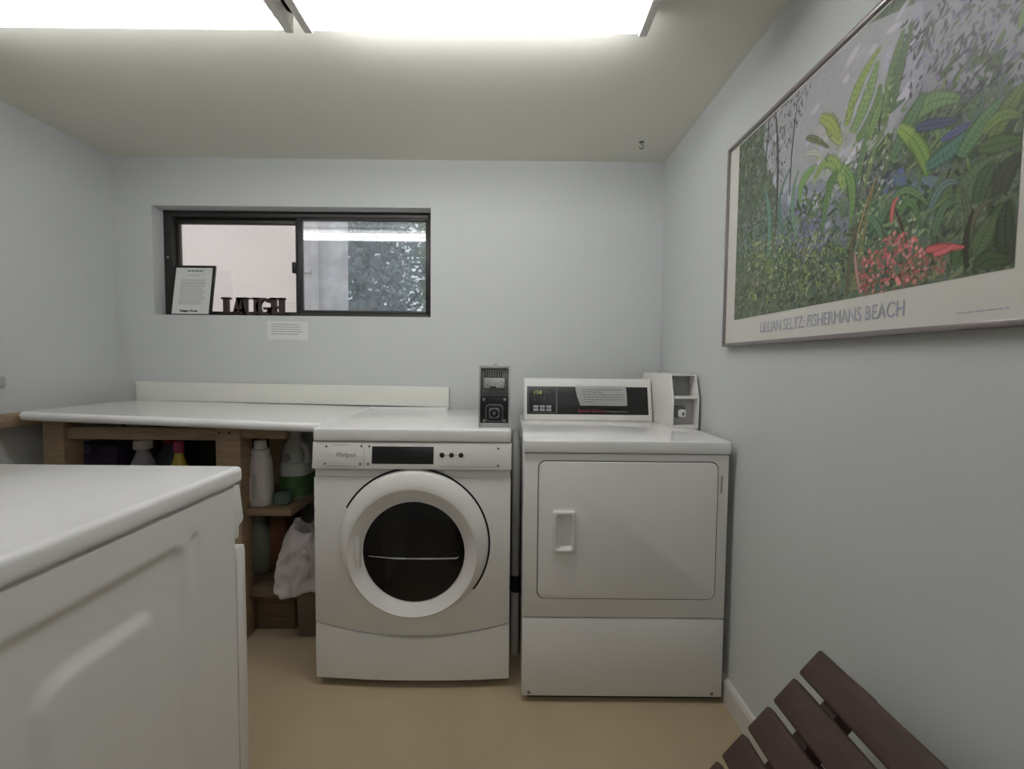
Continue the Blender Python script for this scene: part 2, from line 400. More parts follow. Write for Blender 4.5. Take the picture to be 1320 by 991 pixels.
# white bottle in front
b0 = (-1.797, -.40, SH)
t = thing('detergent_bottle', 'slim white bottle standing at the front of the shelf', 'bottle', b0)
bd = sq('body', [(.044, 0), (.049, .006), (.05, .03), (.048, .11), (.0455, .16), (.044, .185), (.039, .205), (.037, .212)], b0, PL_W, t, 1, .8, 2.8)
sq('collar', [(.034, .212), (.036, .214), (.036, .236), (.03, .24)], b0, PL_W, t, 1, .85, 2.4)
sq('cap', [(.026, .24), (.027, .242), (.025, .272), (.022, .275)], b0, WHITE2, t, 1, .9)
bm = bmesh.new(); obox(bm, (b0[0]-.006, b0[1]-.0415, b0[2]+.085), X, Z, -Y, (-.009, .009), (-.055, .055), (-.004, .0015), .004); obj('grip_recess', bm, PL_T, t)
bm = bmesh.new(); obox(bm, (b0[0]-.03, b0[1]-.0385, b0[2]+.075), Vector((1, -.25, 0)), Z, Vector((-.25, -1, 0)), (-.013, .013), (-.05, .05), (-.003, .001), .001); obj('label_panel', bm, mat('pink_white_label', (226, 214, 216), .5), t)
# big jug
b0 = (-1.702, -.265, SH)
t = thing('laundry_jug', 'large milky jug with side handle and green lower half at the shelf end', 'bottle', b0)
sq('body', [(.055, 0), (.062, .008), (.062, .10), (.061, .16)], b0, PL_T, t, 1, 1.25, 3.2)
bm = bmesh.new()
add_lathe(bm, [(.055, .16), (.054, .20), (.046, .235), (.03, .26), (.024, .272)], (b0[0]-.008, b0[1], b0[2]), .92, 1.15, 28, 2.6)
add_tube(bm, [(b0[0]+.02, b0[1]-.02, SH+.238), (b0[0]+.045, b0[1]-.02, SH+.228), (b0[0]+.056, b0[1]-.02, SH+.195), (b0[0]+.054, b0[1]-.02, SH+.155)], [.014, .014, .014, .016], 12)
obj('shoulder', bm, PL_T, t)
sq('cap', [(.027, .272), (.029, .275), (.027, .302), (.022, .306)], (b0[0]-.008, b0[1], b0[2]), PL_T, t)
bm = bmesh.new(); add_lathe(bm, [(.0632, .012), (.0634, .05), (.0632, .105)], b0, 1, 1.25, 32, 3.2); obj('wrap_label', bm, PL_G, t, label='green patterned wrap label')
bm = bmesh.new(); add_lathe(bm, [(.018, 0), (.018, .0015)], (b0[0]-.018, b0[1]-.0655, SH+.185), n=20, axis='y'); obj('emblem', bm, GREY, t)
# flat green pouch of wipes beside the jug
b0 = (-1.708, -.392, SH)
bm = bmesh.new(); add_lathe(bm, [(.025, 0), (.034, .006), (.036, .025), (.032, .045), (.018, .055)], b0, 1.0, .85, 28, 3)
t = tag(obj('wipes_pack', bm, mat('teal_green_pack', (96, 118, 104), .4, var=.2, scale=30), base=b0), 'low green pack wedged between the slim bottle and the jug', 'pack')
# upper shelf, seen over the nearer machine
b0 = (-2.575, -.24, SH)
t = thing('detergent_carton', 'dark purple carton behind the left shelf post', 'box', b0)
bm = bmesh.new(); add_box(bm, (-2.68, -.33, SH), (-2.47, -.15, SH+.235), .004); obj('carton', bm, PL_P, t)
bm = bmesh.new(); add_lathe(bm, [(.022, 0), (.022, .002)], (-2.60, -.3315, SH+.215), n=18, axis='y'); obj('emblem', bm, mat('violet_ink', (92, 78, 120), .5), t)
def bottle(name, label, c, r, h, body, cap, capr=.5, caph=.04, sy=.8, p=2.5):
    t = thing(name, label, 'bottle', c)
    sq('body', [(r*.9, 0), (r, .008), (r, h*.55), (r*.92, h*.72), (r*.6, h*.88), (r*.45, h)], c, body, t, 1, sy, p)
    sq('cap', [(r*capr, h), (r*capr*1.05, h+.004), (r*capr, h+caph-.004), (r*capr*.85, h+caph)], c, cap, t)
    return t
bottle('cleaner_bottle', 'grey bottle with wide white cap beside the purple carton', (-2.375, -.30, SH), .048, .215, mat('lilac_grey_plastic', (150, 146, 156), .4), PL_W, .72, .04)
bottle('bleach_bottle', 'blue-grey rounded bottle with red cap behind the shelf rail', (-2.37, -.14, SH), .062, .21, mat('blue_grey_plastic', (92, 98, 106), .4), mat('red_cap', (140, 40, 40), .4), .5, .06, .85, 2.2)
bottle('dish_soap_bottle', 'yellow bottle with tall pink cap on the shelf', (-2.215, -.30, SH), .034, .198, mat('yellow_plastic', (190, 170, 74), .4), mat('pink_cap', (176, 74, 108), .4), .6, .05)
bottle('spray_bottle', 'dark olive bottle next to the right shelf post', (-2.03, -.22, SH), .045, .22, mat('olive_plastic', (58, 62, 50), .4), mat('dark_cap', (40, 42, 40), .4), .5, .04)
# lower shelf
bottle('pale_jug', 'pale grey-green jug just right of the shelf post on the lower shelf', (-1.873, -.27, .2), .05, .225, mat('pale_green_plastic', (146, 150, 138), .45), mat('grey_cap', (110, 112, 110), .4), .5, .035, 1.0)
bottle('softener_bottle', 'milky bottle with dark cap on the lower shelf behind the plastic bag', (-1.70, -.27, .2), .037, .215, mat('cloudy_plastic', (150, 154, 156), .4), mat('slate_cap', (64, 72, 78), .4), .55, .035, .9)
t = thing('brown_carton', 'narrow brown cardboard carton standing on the lower shelf', 'box', (-1.785, -.22, .2))
bm = bmesh.new(); add_box(bm, (-1.817, -.30, .2), (-1.748, -.14, .465), .003); obj('carton', bm, mat('brown_card', (112, 76, 54), .8, var=.12), t)
bm = bmesh.new(); add_box(bm, (-1.8165, -.302, .44), (-1.7485, -.138, .4665), .002); obj('lid', bm, mat('dark_brown_card', (92, 60, 44), .8, var=.12), t)

# bin with a bag
bc = Vector((-1.547, -.355, 0))
t = thing('waste_bin', 'small brown waste bin on the floor beside the front-loading washer', 'bin', bc)
bm = bmesh.new()
def bring(z, hx, hy, r=.02): return [Vector((bc.x+p[0], bc.y+p[1], z)) for p in rrect(-hx, hx, -hy, hy, r)]
loft(bm, [bring(.0, .078, .098), bring(.30, .09, .115), bring(.30, .085, .11), bring(.012, .073, .093)], True, True)
obj('bucket', bm, mat('brown_bin_plastic', (108, 96, 86), .5, var=.06), t)
bm = bmesh.new(); loft(bm, [bring(.288, .0915, .1165), bring(.288, .094, .119), bring(.303, .094, .119), bring(.303, .0915, .1165)]); obj('rim', bm, mat('brown_bin_plastic', (108, 96, 86), .5), t)
rnd = random.Random(5)
bagm = mat('white_bag_film', (240, 232, 233), .35, var=.03, scale=18)
nt = bagm.node_tree; bs = nt.nodes['Principled BSDF']
trn = nt.nodes.new('ShaderNodeBsdfTranslucent'); trn.inputs[0].default_value = (.75, .7, .7, 1)
tpp = nt.nodes.new('ShaderNodeBsdfTransparent')
mx = nt.nodes.new('ShaderNodeMixShader'); mx.inputs[0].default_value = .3
mx2 = nt.nodes.new('ShaderNodeMixShader'); mx2.inputs[0].default_value = .1
nt.links.new(bs.outputs[0], mx.inputs[1]); nt.links.new(trn.outputs[0], mx.inputs[2])
nt.links.new(mx.outputs[0], mx2.inputs[1]); nt.links.new(tpp.outputs[0], mx2.inputs[2])
nt.links.new(mx2.outputs[0], nt.nodes['Material Output'].inputs[0])
bm = bmesh.new(); rings = []; NB = 180
prof = [(.205, 1.0), (.203, 1.16), (.212, 1.24), (.235, 1.2), (.265, 1.14), (.30, 1.12), (.335, 1.08), (.365, 1.05), (.395, 1.0), (.42, .92), (.44, .80), (.452, .70), (.445, .62), (.40, .58)]
fine = []
for i in range(len(prof)-1):
    for k in range(3): fine.append(tuple(p+(q-p)*k/3 for p, q in zip(prof[i], prof[i+1])))
fine.append(prof[-1]); prof = fine
for i, (z, s) in enumerate(prof):
    ring = []; f = i/(len(prof)-1)
    for k in range(NB):
        a = 2*math.pi*k/NB; ca, sa = math.cos(a), math.sin(a); q = (abs(ca)**3+abs(sa)**3)**(-1/3)
        wr = .024*math.sin(5*a+5*f)+.016*math.sin(9*a-6*f+1)+.014*math.sin(14*a+9*f)+.008*math.sin(23*a-5*f)
        da = (math.atan2(math.sin(a-R(228)), math.cos(a-R(228))))/.62
        bul = .075*math.exp(-da*da)*(1-.35*f)
        r = q*s*(1+wr*(1.6+1.6*f))
        zz = z+(.010*math.sin(3*a+1)+.008*math.sin(7*a))*(1-f)+(.045*math.sin(2*a+.4)+.02*math.sin(5*a+2))*max(0, f-.45)*1.6
        cr = .011*(1-abs(noise.noise(Vector((ca*3.2, sa*3.2, z*9+3))))*2.6)+.007*(1-abs(noise.noise(Vector((ca*7, sa*7, z*22))))*2.6)
        ring.append(Vector((bc.x+ca*(r*.084+bul+cr), bc.y+sa*(r*.106+bul+cr), zz)))
    rings.append(ring)
loft(bm, rings)
bag = obj('plastic_bag', bm, bagm, t, label='crumpled white plastic bag hanging over the bin', ang=75)

# ------------------------------------------------------------------ front-loading washer
wx0, wx1, wyf, wyb, wzt = -1.421, -.734, -.735, -.085, .926
ws = thing('washing_machine', 'white front-loading washer with round glass door', 'washing machine', ((wx0+wx1)/2, -.42, 0))
bm = bmesh.new(); add_box(bm, (wx0+.003, wyf, .03), (wx1-.003, wyb, wzt-.045), .004); obj('cabinet', bm, WHITE, ws)
bm = bmesh.new(); add_box(bm, (wx0, wyf-.016, wzt-.045), (wx1, wyb+.002, wzt), .007, 3); obj('top_panel', bm, WHITEG, ws)
# fascia, leaning out a little towards its lower edge
FO = Vector((wx0, wyf-.012, wzt-.048)); FV = Vector((0, -.012, -.092)).normalized(); FN = X.cross(-FV).normalized()
fpts = [(wyf+.01, wzt-.048), (wyf-.012, wzt-.048), (wyf-.024, wzt-.140), (wyf+.01, wzt-.143)]
bm = bmesh.new(); add_prism(bm, fpts, 'x', wx0-.002, wx1+.002, .003); fa = obj('control_fascia', bm, WHITE2, ws)
FP = lambda u, v: FO+X*u+FV*v
FU = -FV
def fbox(name, u0, u1, v0, v1, n0, n1, m, bev=.001):
    bm = bmesh.new(); obox(bm, FO, X, FU, FN, (u0, u1), (-v1, -v0), (n0, n1), bev); return obj(name, bm, m, fa)
fbox('display', .205, .419, .014, .074, -.004, .0012, BLACK, .001)
fbox('name_plate', .048, .185, .012, .082, -.004, .0006, WHITE2)
for u0, u1, v0, v1 in ((.07, .13, .0095, .0105), (.05, .165, .0825, .0832), (.178, .1786, .02, .075), (.44, .64, .082, .0827)):
    fbox('engraved_line', u0, u1, v0, v1, .0004, .0010, GREY, 0)
for u, v in ((.046, .016), (.168, .014), (.195, .014), (.044, .075), (.166, .075), (.193, .075), (.643, .018), (.643, .077)):
    bm = bmesh.new(); p = FP(u, v); add_lathe(bm, [(.0042, -.002), (.004, .0012), (.002, .002)], (0, 0, 0), n=14)
    for vv in bm.verts: vv.co = p+X*vv.co.x+FV*vv.co.y+FN*vv.co.z
    obj('screw', bm, DSTEEL, fa)
for u in (.448, .481, .514):
    bm = bmesh.new(); p = FP(u, .042); add_lathe(bm, [(.0085, -.002), (.0085, .001), (.006, .003)], (0, 0, 0), n=20)
    for vv in bm.verts: vv.co = p+X*vv.co.x+FV*vv.co.y+FN*vv.co.z
    obj('button', bm, BLACK, fa, label='small round black button')
bm = bmesh.new(); obox(bm, FO, X, FU, FN, (.456, .508), (-.0425, -.0415), (.0002, .0007)); obj('button_link', bm, GREY, fa)
text_obj('lettering', 'Whirlpool', .022, FP(.082, .051)+FN*.0006, X, FU, GREY, fa, fit=.068, lean=.25)
# front panel with curved lower edge, kick panel below it
def sag(x): k = (x-(wx0+wx1)/2)/((wx1-wx0)/2); return .183+.052*k*k
xs = [wx0+(wx1-wx0)*k/24 for k in range(25)]
bm = bmesh.new(); add_prism(bm, [(wx1, wzt-.172), (wx0, wzt-.172)]+[(x, sag(x)+.003) for x in xs], 'y', wyf-.012, wyf+.004, .003); obj('front_panel', bm, WHITE, ws)
bm = bmesh.new()
rk = []
for j in range(9):
    fz = j/8; row = []
    for x in xs:
        k = (x-(wx0+wx1)/2)/((wx1-wx0)/2); zt = sag(x)-.002
        row.append(Vector((x, wyf-.006-.016*(1-k*k)-.004*math.sin(math.pi*fz), .03+(zt-.03)*fz)))
    rk.append(row)
loft(bm, rk, closed=False)
for x in (wx0, wx1): pass
ext = [[Vector((v.x, wyf+.004, v.z)) for v in r] for r in rk]
loft(bm, [rk[-1], ext[-1]], closed=False); loft(bm, [ext[0], rk[0]], closed=False)
loft(bm, [[r[0] for r in rk], [r[0] for r in ext]], closed=False); loft(bm, [[r[-1] for r in ext], [r[-1] for r in rk]], closed=False)
bmesh.ops.remove_doubles(bm, verts=bm.verts[:], dist=.0001)
obj('kick_panel', bm, WHITE, ws)
bm = bmesh.new(); add_box(bm, (wx0+.002, wyf-.004, wzt-.172), (wx1-.002, wyf+.004, wzt-.142), .001); obj('fascia_recess', bm, WHITE, ws)
for x in (wx0+.06, wx1-.06):
    for y in (wyf+.06, wyb-.06):
        bm = bmesh.new(); add_lathe(bm, [(.022, 0), (.022, .012), (.01, .013), (.01, .031)], (x, y, 0), n=16); obj('foot', bm, BLACK, ws)
# door
yf = wyf-.012
dc, dz = -1.072, .522
bm = bmesh.new(); N = 96
cR = lambda r, y, z, dx=0: circ(dc+dx, y, z, r, N)
loft(bm, [cR(.262, yf+.003, dz), cR(.262, yf-.003, dz), cR(.2585, yf-.010, dz-.001), cR(.252, yf-.018, dz-.004), cR(.243, yf-.026, dz-.010), cR(.233, yf-.0325, dz-.017), cR(.2235, yf-.036, dz-.024), cR(.222, yf-.0355, dz-.0245),
          cR(.183, yf-.001, dz-.030), cR(.178, yf+.001, dz-.031)], True, True)
dr = obj('door', bm, WHITE2, ws, ang=38)
bm = bmesh.new()
loft(bm, [circ(dc, yf-.0012, dz, 0.2685, 70, a0=R(-38), a1=R(152), endpoint=True), circ(dc, yf-.0012, dz, .262, 70, a0=R(-38), a1=R(152), endpoint=True)], closed=False)
loft(bm, [circ(dc, yf-.0012, dz, 0.2685, 70, a0=R(-38), a1=R(152), endpoint=True), circ(dc, yf+.002, dz, 0.2685, 70, a0=R(-38), a1=R(152), endpoint=True)], closed=False)
obj('door_gap_shade', bm, DARK, dr)  # dark arc painted in for the shaded gap round the door
GD = mat('dark_door_glass', (16, 16, 17), .12, var=.1, spec=.4)
bm = bmesh.new()
loft(bm, [cR(.1785, yf-.0015, dz-.031), cR(.14, yf-.006, dz-.031), cR(.09, yf-.0095, dz-.031), cR(.04, yf-.011, dz-.031), cR(.004, yf-.0115, dz-.031)], False, True)
gl = obj('door_glass', bm, GD, dr, label='dark convex door glass')
bm = bmesh.new(); add_tube(bm, [(dc-.158, yf-.003, dz-.046), (dc-.06, yf-.0105, dz-.051), (dc+.06, yf-.0105, dz-.051), (dc+.15, yf-.004, dz-.051), (dc+.158, yf-.003, dz-.046)], [.002, .003, .0035, .0035, .002], 8); obj('glass_reflection', bm, mat('reflection_grey', (150, 150, 152), .3), gl)  # pale line painted in for a reflection across the glass
bm = bmesh.new(); add_box(bm, (dc-.207, yf-.022, dz-.085), (dc-.183, yf-.001, dz+.03), .008); hd = obj('grip', bm, WHITE2, dr)

# ------------------------------------------------------------------ coin box on the washer
cb = thing('coin_box', 'upright coin box with dark slots and round lock on the white washer top', 'coin box', (-.795, -.6, wzt))
kx0, kx1, ky, kz0, kz1 = -.851, -.739, -.700, wzt, 1.148
kd = .20; kzm = 1.036
bm = bmesh.new(); th = .006
add_prism(bm, [(ky, kz0), (ky, kzm), (ky+.012, kz1-.01), (ky+.02, kz1), (ky+kd, kz1), (ky+kd, kz0)], 'x', kx0, kx0+th, .001)
add_prism(bm, [(ky, kz0), (ky, kzm), (ky+.012, kz1-.01), (ky+.02, kz1), (ky+kd, kz1), (ky+kd, kz0)], 'x', kx1-th, kx1, .001)
add_box(bm, (kx0, ky+.014, kz1-.012), (kx1, ky+kd, kz1), .002); add_box(bm, (kx0+th, ky+kd-.006, kz0), (kx1-th, ky+kd, kz1-.01))
add_box(bm, (kx0+th, ky+.003, kz0), (kx1-th, ky+kd, kz0+.016), .001)
obj('housing', bm, STEEL, cb)
bm = bmesh.new(); obox(bm, (kx0+th, ky+.012, kzm), X, Vector((0, .10, 1)), Vector((0, -1, .1)), (0, kx1-kx0-2*th), (0, .1), (-.01, .0), .001)
sp = obj('slot_plate', bm, DSTEEL, cb)
SO = Vector((kx0+th, ky+.012, kzm)); SV = Vector((0, .10, 1)).normalized(); SN = X.cross(SV).normalized()
bm = bmesh.new()
for k in range(8): obox(bm, SO, X, SV, SN, (.014+k*.0085, .018+k*.0085), (.068, .09), (-.001, .0006))
obj('coin_slot', bm, BLACK, sp)
bm = bmesh.new(); obox(bm, SO, X, SV, SN, (.012, .086), (.030, .066), (0, .014), .002); sl = obj('coin_slide', bm, STEEL, sp)
bm = bmesh.new()
rnd = random.Random(2)
for r_ in range(4):
    u = .015
    while u < .078:
        l = rnd.uniform(.003, .008); obox(bm, SO, X, SV, SN, (u, min(u+l, .082)), (.0345+r_*.008, .0375+r_*.008), (.0141, .0148)); u += l+rnd.uniform(.002, .006)
obj('embossed_mark', bm, CHROME, sl)
bm = bmesh.new(); obox(bm, SO, X, SV, SN, (.034, .056), (.031, .036), (.0135, .0155)); obj('slide_notch', bm, BLACK, sl)
bm = bmesh.new(); add_box(bm, (kx0+th, ky+.006, kz0+.016), (kx1-th, ky+.02, kzm-.001), .002); vd = obj('vault_door', bm, mat('vault_black', (40, 40, 42), .4, metal=.4), cb)
kc = (kx0+kx1)/2
for i, (r, d, m_) in enumerate(((.031, .004, GREY), (.029, .0045, BLACK), (.018, .0075, GREY), (.0155, .008, BLACK), (.006, .011, DSTEEL))):
    bm = bmesh.new(); z = .978
    add_prism(bm, rrect(kc-r, kc+r, z-r, z+r, r*.45 if i < 3 else r*.9), 'y', ky+.006-d, ky+.01, .0006)
    obj('lock_ring' if i < 4 else 'lock_core', bm, m_, vd)
for x, z in ((kx0+.018, 1.026), (kx1-.018, 1.026), (kx1-.02, .95), (kx0+.02, .95)):
    bm = bmesh.new(); add_lathe(bm, [(.006, 0), (.005, -.003)], (x, ky+.006, z), n=14, axis='y'); obj('bolt', bm, GREY, vd)
bm = bmesh.new(); add_lathe(bm, [(.005, 0), (.005, .006), (.003, .009)], (kc+.002, ky+.04, kz1), n=12); obj('top_bolt', bm, CHROME, cb)

# ------------------------------------------------------------------ dryer
dx0, dx1, dyf, dyb, dzt = -.690, -.006, -.80, -.09, .904
dy = thing('dryer', 'white coin-operated dryer with wide square door in the right corner', 'dryer', ((dx0+dx1)/2, -.45, 0))
bm = bmesh.new(); add_box(bm, (dx0, dyf, .02), (dx1, dyb, dzt-.043), .004); obj('cabinet', bm, WHITE, dy)
bm = bmesh.new(); add_box(bm, (dx0-.003, dyf-.024, dzt-.043), (dx1+.003, dyb, dzt), .006, 3); obj('top_panel', bm, WHITEG, dy)
ZS = .297
bm = bmesh.new(); add_box(bm, (dx0, dyf-.016, ZS+.0025), (dx1, dyf+.002, dzt-.0465), .003); fp = obj('front_panel', bm, WHITE, dy)
bm = bmesh.new(); add_box(bm, (dx0, dyf-.016, .022), (dx1, dyf+.002, ZS-.0025), .004); obj('kick_panel', bm, WHITE, dy)
bm = bmesh.new(); add_box(bm, (dx0+.02, dyf+.01, .0), (dx1-.02, dyb-.02, .022)); obj('plinth', bm, BLACK, dy)
ddx0, ddx1, ddz0, ddz1 = -.640, -.044, .367, .832
bm = bmesh.new(); g = .0032
add_prism(bm, rrect(ddx0-g, ddx1+g, ddz0-g, ddz1+g, .026), 'y', dyf-.0166, dyf-.01); obj('door_gap', bm, mat('gap_shade', (70, 68, 64), .7), fp)  # dark backing that paints shade into the gap round the door
bm = bmesh.new(); add_prism(bm, rrect(ddx0, ddx1, ddz0, ddz1, .024), 'y', dyf-.022, dyf-.012, .003); dd = obj('door', bm, WHITE, dy)
hx0, hx1, hz0, hz1 = -.593, -.517, .527, .667; yd = dyf-.022
bm = bmesh.new(); b_ = .013
out = [[Vector((p[0], y_, p[1])) for p in rrect(hx0+i_, hx1-i_*1.0, hz0+i_, hz1-i_, .008)] for i_, y_ in ((0, yd+.001), (0, yd-.009), (.003, yd-.012), (.010, yd-.012), (.012, yd-.009))]
inn = [Vector((p[0], yd+.0, p[1])) for p in rrect(hx0+.032, hx1-.015, hz0+.022, hz1-.016, .006)]
inn2 = [Vector((p[0], yd-.0005, p[1])) for p in rrect(hx0+.033, hx1-.016, hz0+.023, hz1-.017, .006)]
loft(bm, out+[inn, inn2], True, True); hnd = obj('handle', bm, WHITE2, dd)
bm = bmesh.new(); add_box(bm, (ddx1+.012, dyf-.0175, .73), (ddx1+.018, dyf-.015, .79), .001); obj('hinge_mark', bm, mat('pale_grey_hinge', (176, 174, 170), .4), fp)
for x, z in ((dx0+.025, .035), (dx1-.035, .035)):
    bm = bmesh.new(); add_lathe(bm, [(.006, 0), (.005, -.002)], (x, dyf-.016, z), n=12, axis='y'); obj('kick_screw', bm, GREY, dy)
# console
qx0, qx1 = -.676, -.104
cy0, cy1, cz0, cz1 = -.300, -.255, dzt, 1.086
bm = bmesh.new(); add_prism(bm, [(-.115, cz0), (cy0, cz0), (cy1, cz1-.004), (cy1+.008, cz1), (-.115, cz1)], 'x', qx0, qx1, .004); cn = obj('console', bm, WHITE2, dy)
QO = Vector((0, cy0, cz0)); QV = Vector((0, cy1-cy0, cz1-.004-cz0)).normalized(); QN = X.cross(QV).normalized()
def qbox(name, x0, x1, z0, z1, n0, n1, m, par, bev=.0):
    bm = bmesh.new(); k = 1/QV.z; obox(bm, QO, X, QV, QN, (x0, x1), ((z0-cz0)*k, (z1-cz0)*k), (n0, n1), bev); return obj(name, bm, m, par)
bp = qbox('black_panel', -.664, -.121, .930, 1.052, -.004, .0015, BLACK, cn, .0008)
bm = bmesh.new(); k = 1/QV.z
for x0, x1, z0, z1 in ((-.656, -.530, 1.0445, 1.0475), (-.656, -.530, .9365, .9385), (-.658, -.655, .9365, 1.0475), (-.535, -.528, .9365, 1.0475)):
    obox(bm, QO, X, QV, QN, (x0, x1), ((z0-cz0)*k, (z1-cz0)*k), (.001, .002))
obj('panel_border', bm, mat('dim_grey_print', (96, 96, 96), .5), bp)
for r_ in range(2):
    for c_ in range(3):
        x = -.636+c_*.029; z = .9625-r_*.014
        qbox('button', x, x+.023, z-.0055, z+.0055, .001, .003, mat('button_grey', (150, 150, 154), .45), bp, .003)
dig = emit_mat('lit_digits', (206, 210, 120), .55)
QP = lambda x, z, n=.0016: QO+X*x+QV*((z-cz0)*k)+QN*n
text_obj('digits', '158', .024, QP(-.631, 1.018), X, QV, dig, bp, fit=.034, depth=.0003)
bm = bmesh.new()
for x0, x1, z0, z1 in ((-.590, -.562, 1.022, 1.031), (-.637, -.631, 1.003, 1.012), (-.603, -.594, .998, 1.003), (-.588, -.583, .992, 1.010), (-.640, -.620, .992, .995)):
    obox(bm, QO, X, QV, QN, (x0, x1), ((z0-cz0)*k, (z1-cz0)*k), (.001, .0022))
obj('indicator', bm, mat('indicator_grey', (74, 74, 74), .5), bp)
text_obj('lettering', 'Speed Queen', .019, QP(-.437, .9405), X, QV, mat('red_lettering', (150, 62, 74), .5), bp, fit=.125, depth=.0003)
text_obj('lettering', 'Commercial Dryer', .011, QP(-.309, .9405), X, QV, mat('grey_lettering', (140, 140, 140), .5), bp, fit=.095, depth=.0003)

# paper on the console
pt = thing('paper_note', 'white printed sheet taped over the dryer console', 'paper', QP(-.33, .97, .003))
bm = bmesh.new(); rows = []
for j in range(9):
    f = j/8; z = 1.056-(1.056-.968)*f; xl = -.447+.022*f*f; xr = -.219+.002*f
    rows.append([QP(xl+(xr-xl)*i/10, z, .0035+.010*math.sin(math.pi*f*.9)*(.6+.4*math.sin(i*.7))) for i in range(11)])
loft(bm, rows, closed=False); bmesh.ops.solidify(bm, geom=bm.faces[:], thickness=.0004); obj('sheet', bm, PAPER, pt)
bm = bmesh.new()
for j, (a, b) in enumerate(((.12, .93), (.12, .55), (.12, .95), (.12, .93), (.12, .97), (.12, .3))):
    f = .2+j*.125; z = 1.056-.088*f
    xl = -.447+.022*f*f; ww = .228-.02*f*f; u = a
    while u < b-.02:
        l = min(.05+.05*((j*7+int(u*31)) % 3)/3, b-u); nn = .0035+.010*math.sin(math.pi*f*.9)*(.6+.4*math.sin((u+l/2)*7))+.0013
        obox(bm, QP(xl+ww*u, z, nn), X, QV, QN, (0, ww*l), (-.0011, .0011), (-.0004, 0)); u += l+.012
obj('print', bm, INK, pt)

# ------------------------------------------------------------------ coin box on the dryer
c2 = thing('coin_box', 'white open-fronted coin box on the dryer against the right wall', 'coin box', (-.045, -.33, dzt))
jx0, jx1, jz0, jz1, jzm = -.098, .006, dzt, 1.117, 1.026
jyb, jyt, jyf = -.115, -.495, -.53
prof = [(jyb, jz0), (jyf, jz0), (jyf, jzm), (jyt, jz1), (jyb, jz1)]
th = .005
bm = bmesh.new()
add_prism(bm, prof, 'x', jx0, jx0+th, .001); add_prism(bm, prof, 'x', jx1-th, jx1, .001)
add_box(bm, (jx0+th, jyt+.002, jz1-th), (jx1-th, jyb, jz1)); add_box(bm, (jx0+th, jyf+.001, jz0), (jx1-th, jyb, jz0+.012), .001)
add_box(bm, (jx0+th, jyb-th, jz0+.012), (jx1-th, jyb, jz1-th))
h2 = obj('housing', bm, WHITE2, c2)
bm = bmesh.new(); add_box(bm, (jx0+th, jyf+.004, jzm-.004), (jx1-th, jyf+.09, jzm+.004), .001); obj('divider', bm, WHITE2, c2)
bm = bmesh.new(); add_box(bm, (jx0+th, jyf+.088, jzm+.004), (jx1-th, jyf+.096, jz1-th)); ubk = obj('slide_back', bm, mat('grey_enamel', (150, 150, 150), .4), c2)
bm = bmesh.new(); add_box(bm, (jx0+.012, jyf+.05, jzm+.006), (jx0+.018, jyf+.09, jzm+.04), .001); obj('coin_slide', bm, BLACK, c2)
bm = bmesh.new()
for k in range(3): add_box(bm, (jx0+.014+k*.009, jyf+.0865, jzm+.045), (jx0+.018+k*.009, jyf+.0885, jzm+.068))
obj('coin_mark', bm, mat('pale_grey_print', (190, 190, 190), .5), ubk)
bm = bmesh.new(); add_box(bm, (jx0+th, jyf+.045, jz0+.012), (jx1-th, jyf+.055, jzm-.004), .001); vb = obj('vault_face', bm, mat('light_grey_enamel', (186, 184, 184), .4), c2)
bm = bmesh.new(); add_box(bm, (jx0+.012, jyf+.018, jz0+.04), (jx0+.06, jyf+.05, jz0+.088), .009, 3); lk = obj('lock_block', bm, mat('lock_steel', (104, 104, 104), .35, metal=.3), vb)
bm = bmesh.new(); add_box(bm, (jx0+.026, jyf+.004, jz0+.043), (jx0+.058, jyf+.022, jz0+.075), .008, 3); lc = obj('lock_core', bm, mat('pale_steel', (214, 212, 210), .3), lk)
bm = bmesh.new(); add_prism(bm, [(jx0+.042, jz0+.05), (jx0+.047, jz0+.058), (jx0+.043, jz0+.067), (jx0+.038, jz0+.058)], 'y', jyf+.0025, jyf+.006); o_ = obj('keyhole', bm, BLACK, c2)
bm = bmesh.new(); add_lathe(bm, [(.004, 0), (.004, .005), (.002, .007)], (jx0+.05, -.2, jz1), n=10); obj('top_bolt', bm, STEEL, c2)

# ------------------------------------------------------------------ nearer machine, its side towards the camera
nx0, nx1, nyf, nyb, nzt = -2.068, -1.38, -1.268, -1.96, .907
nm = thing('washing_machine', 'white machine in the left foreground showing its ribbed side panel', 'washing machine', (-1.72, -1.6, 0))
bm = bmesh.new(); add_box(bm, (nx0, nyb, .02), (nx1-.012, nyf, nzt-.042), .003); obj('cabinet', bm, WHITE, nm)
bm = bmesh.new(); add_box(bm, (nx0-.003, nyb-.004, nzt-.041), (nx1+.004, nyf+.032, nzt), .012, 4); obj('top_panel', bm, WHITEG, nm)
def ss(t): t = max(0, min(1, t)); return t*t*(3-2*t)
def rrd(y, z, y0, y1, z0, z1, r):
    cy, cz = (y0+y1)/2, (z0+z1)/2; qx, qz = abs(y-cy)-(y1-y0)/2+r, abs(z-cz)-(z1-z0)/2+r
    return math.hypot(max(qx, 0), max(qz, 0))+min(max(qx, qz), 0)-r
bm = bmesh.new(); rows = []
NY, NZ = 130, 150
for j in range(NZ+1):
    z = .022+(nzt-.046-.022)*j/NZ; row = []
    for i in range(NY+1):
        y = nyb+.002+(nyf-.002-nyb-.002)*i/NY
        d1 = rrd(y, z, -1.80, -1.435, .10, .790, .03); d2 = rrd(y, z, -1.715, -1.51, .18, .700, .04)
        h = -.009*ss(.5-d1/.022)+.009*ss(.5-d2/.034)
        d3 = rrd(y, z, -1.412, -1.388, .12, .80, .011); h += -.004*ss(.5-d3/.014)
        row.append(Vector((nx1+h, y, z)))
    rows.append(row)
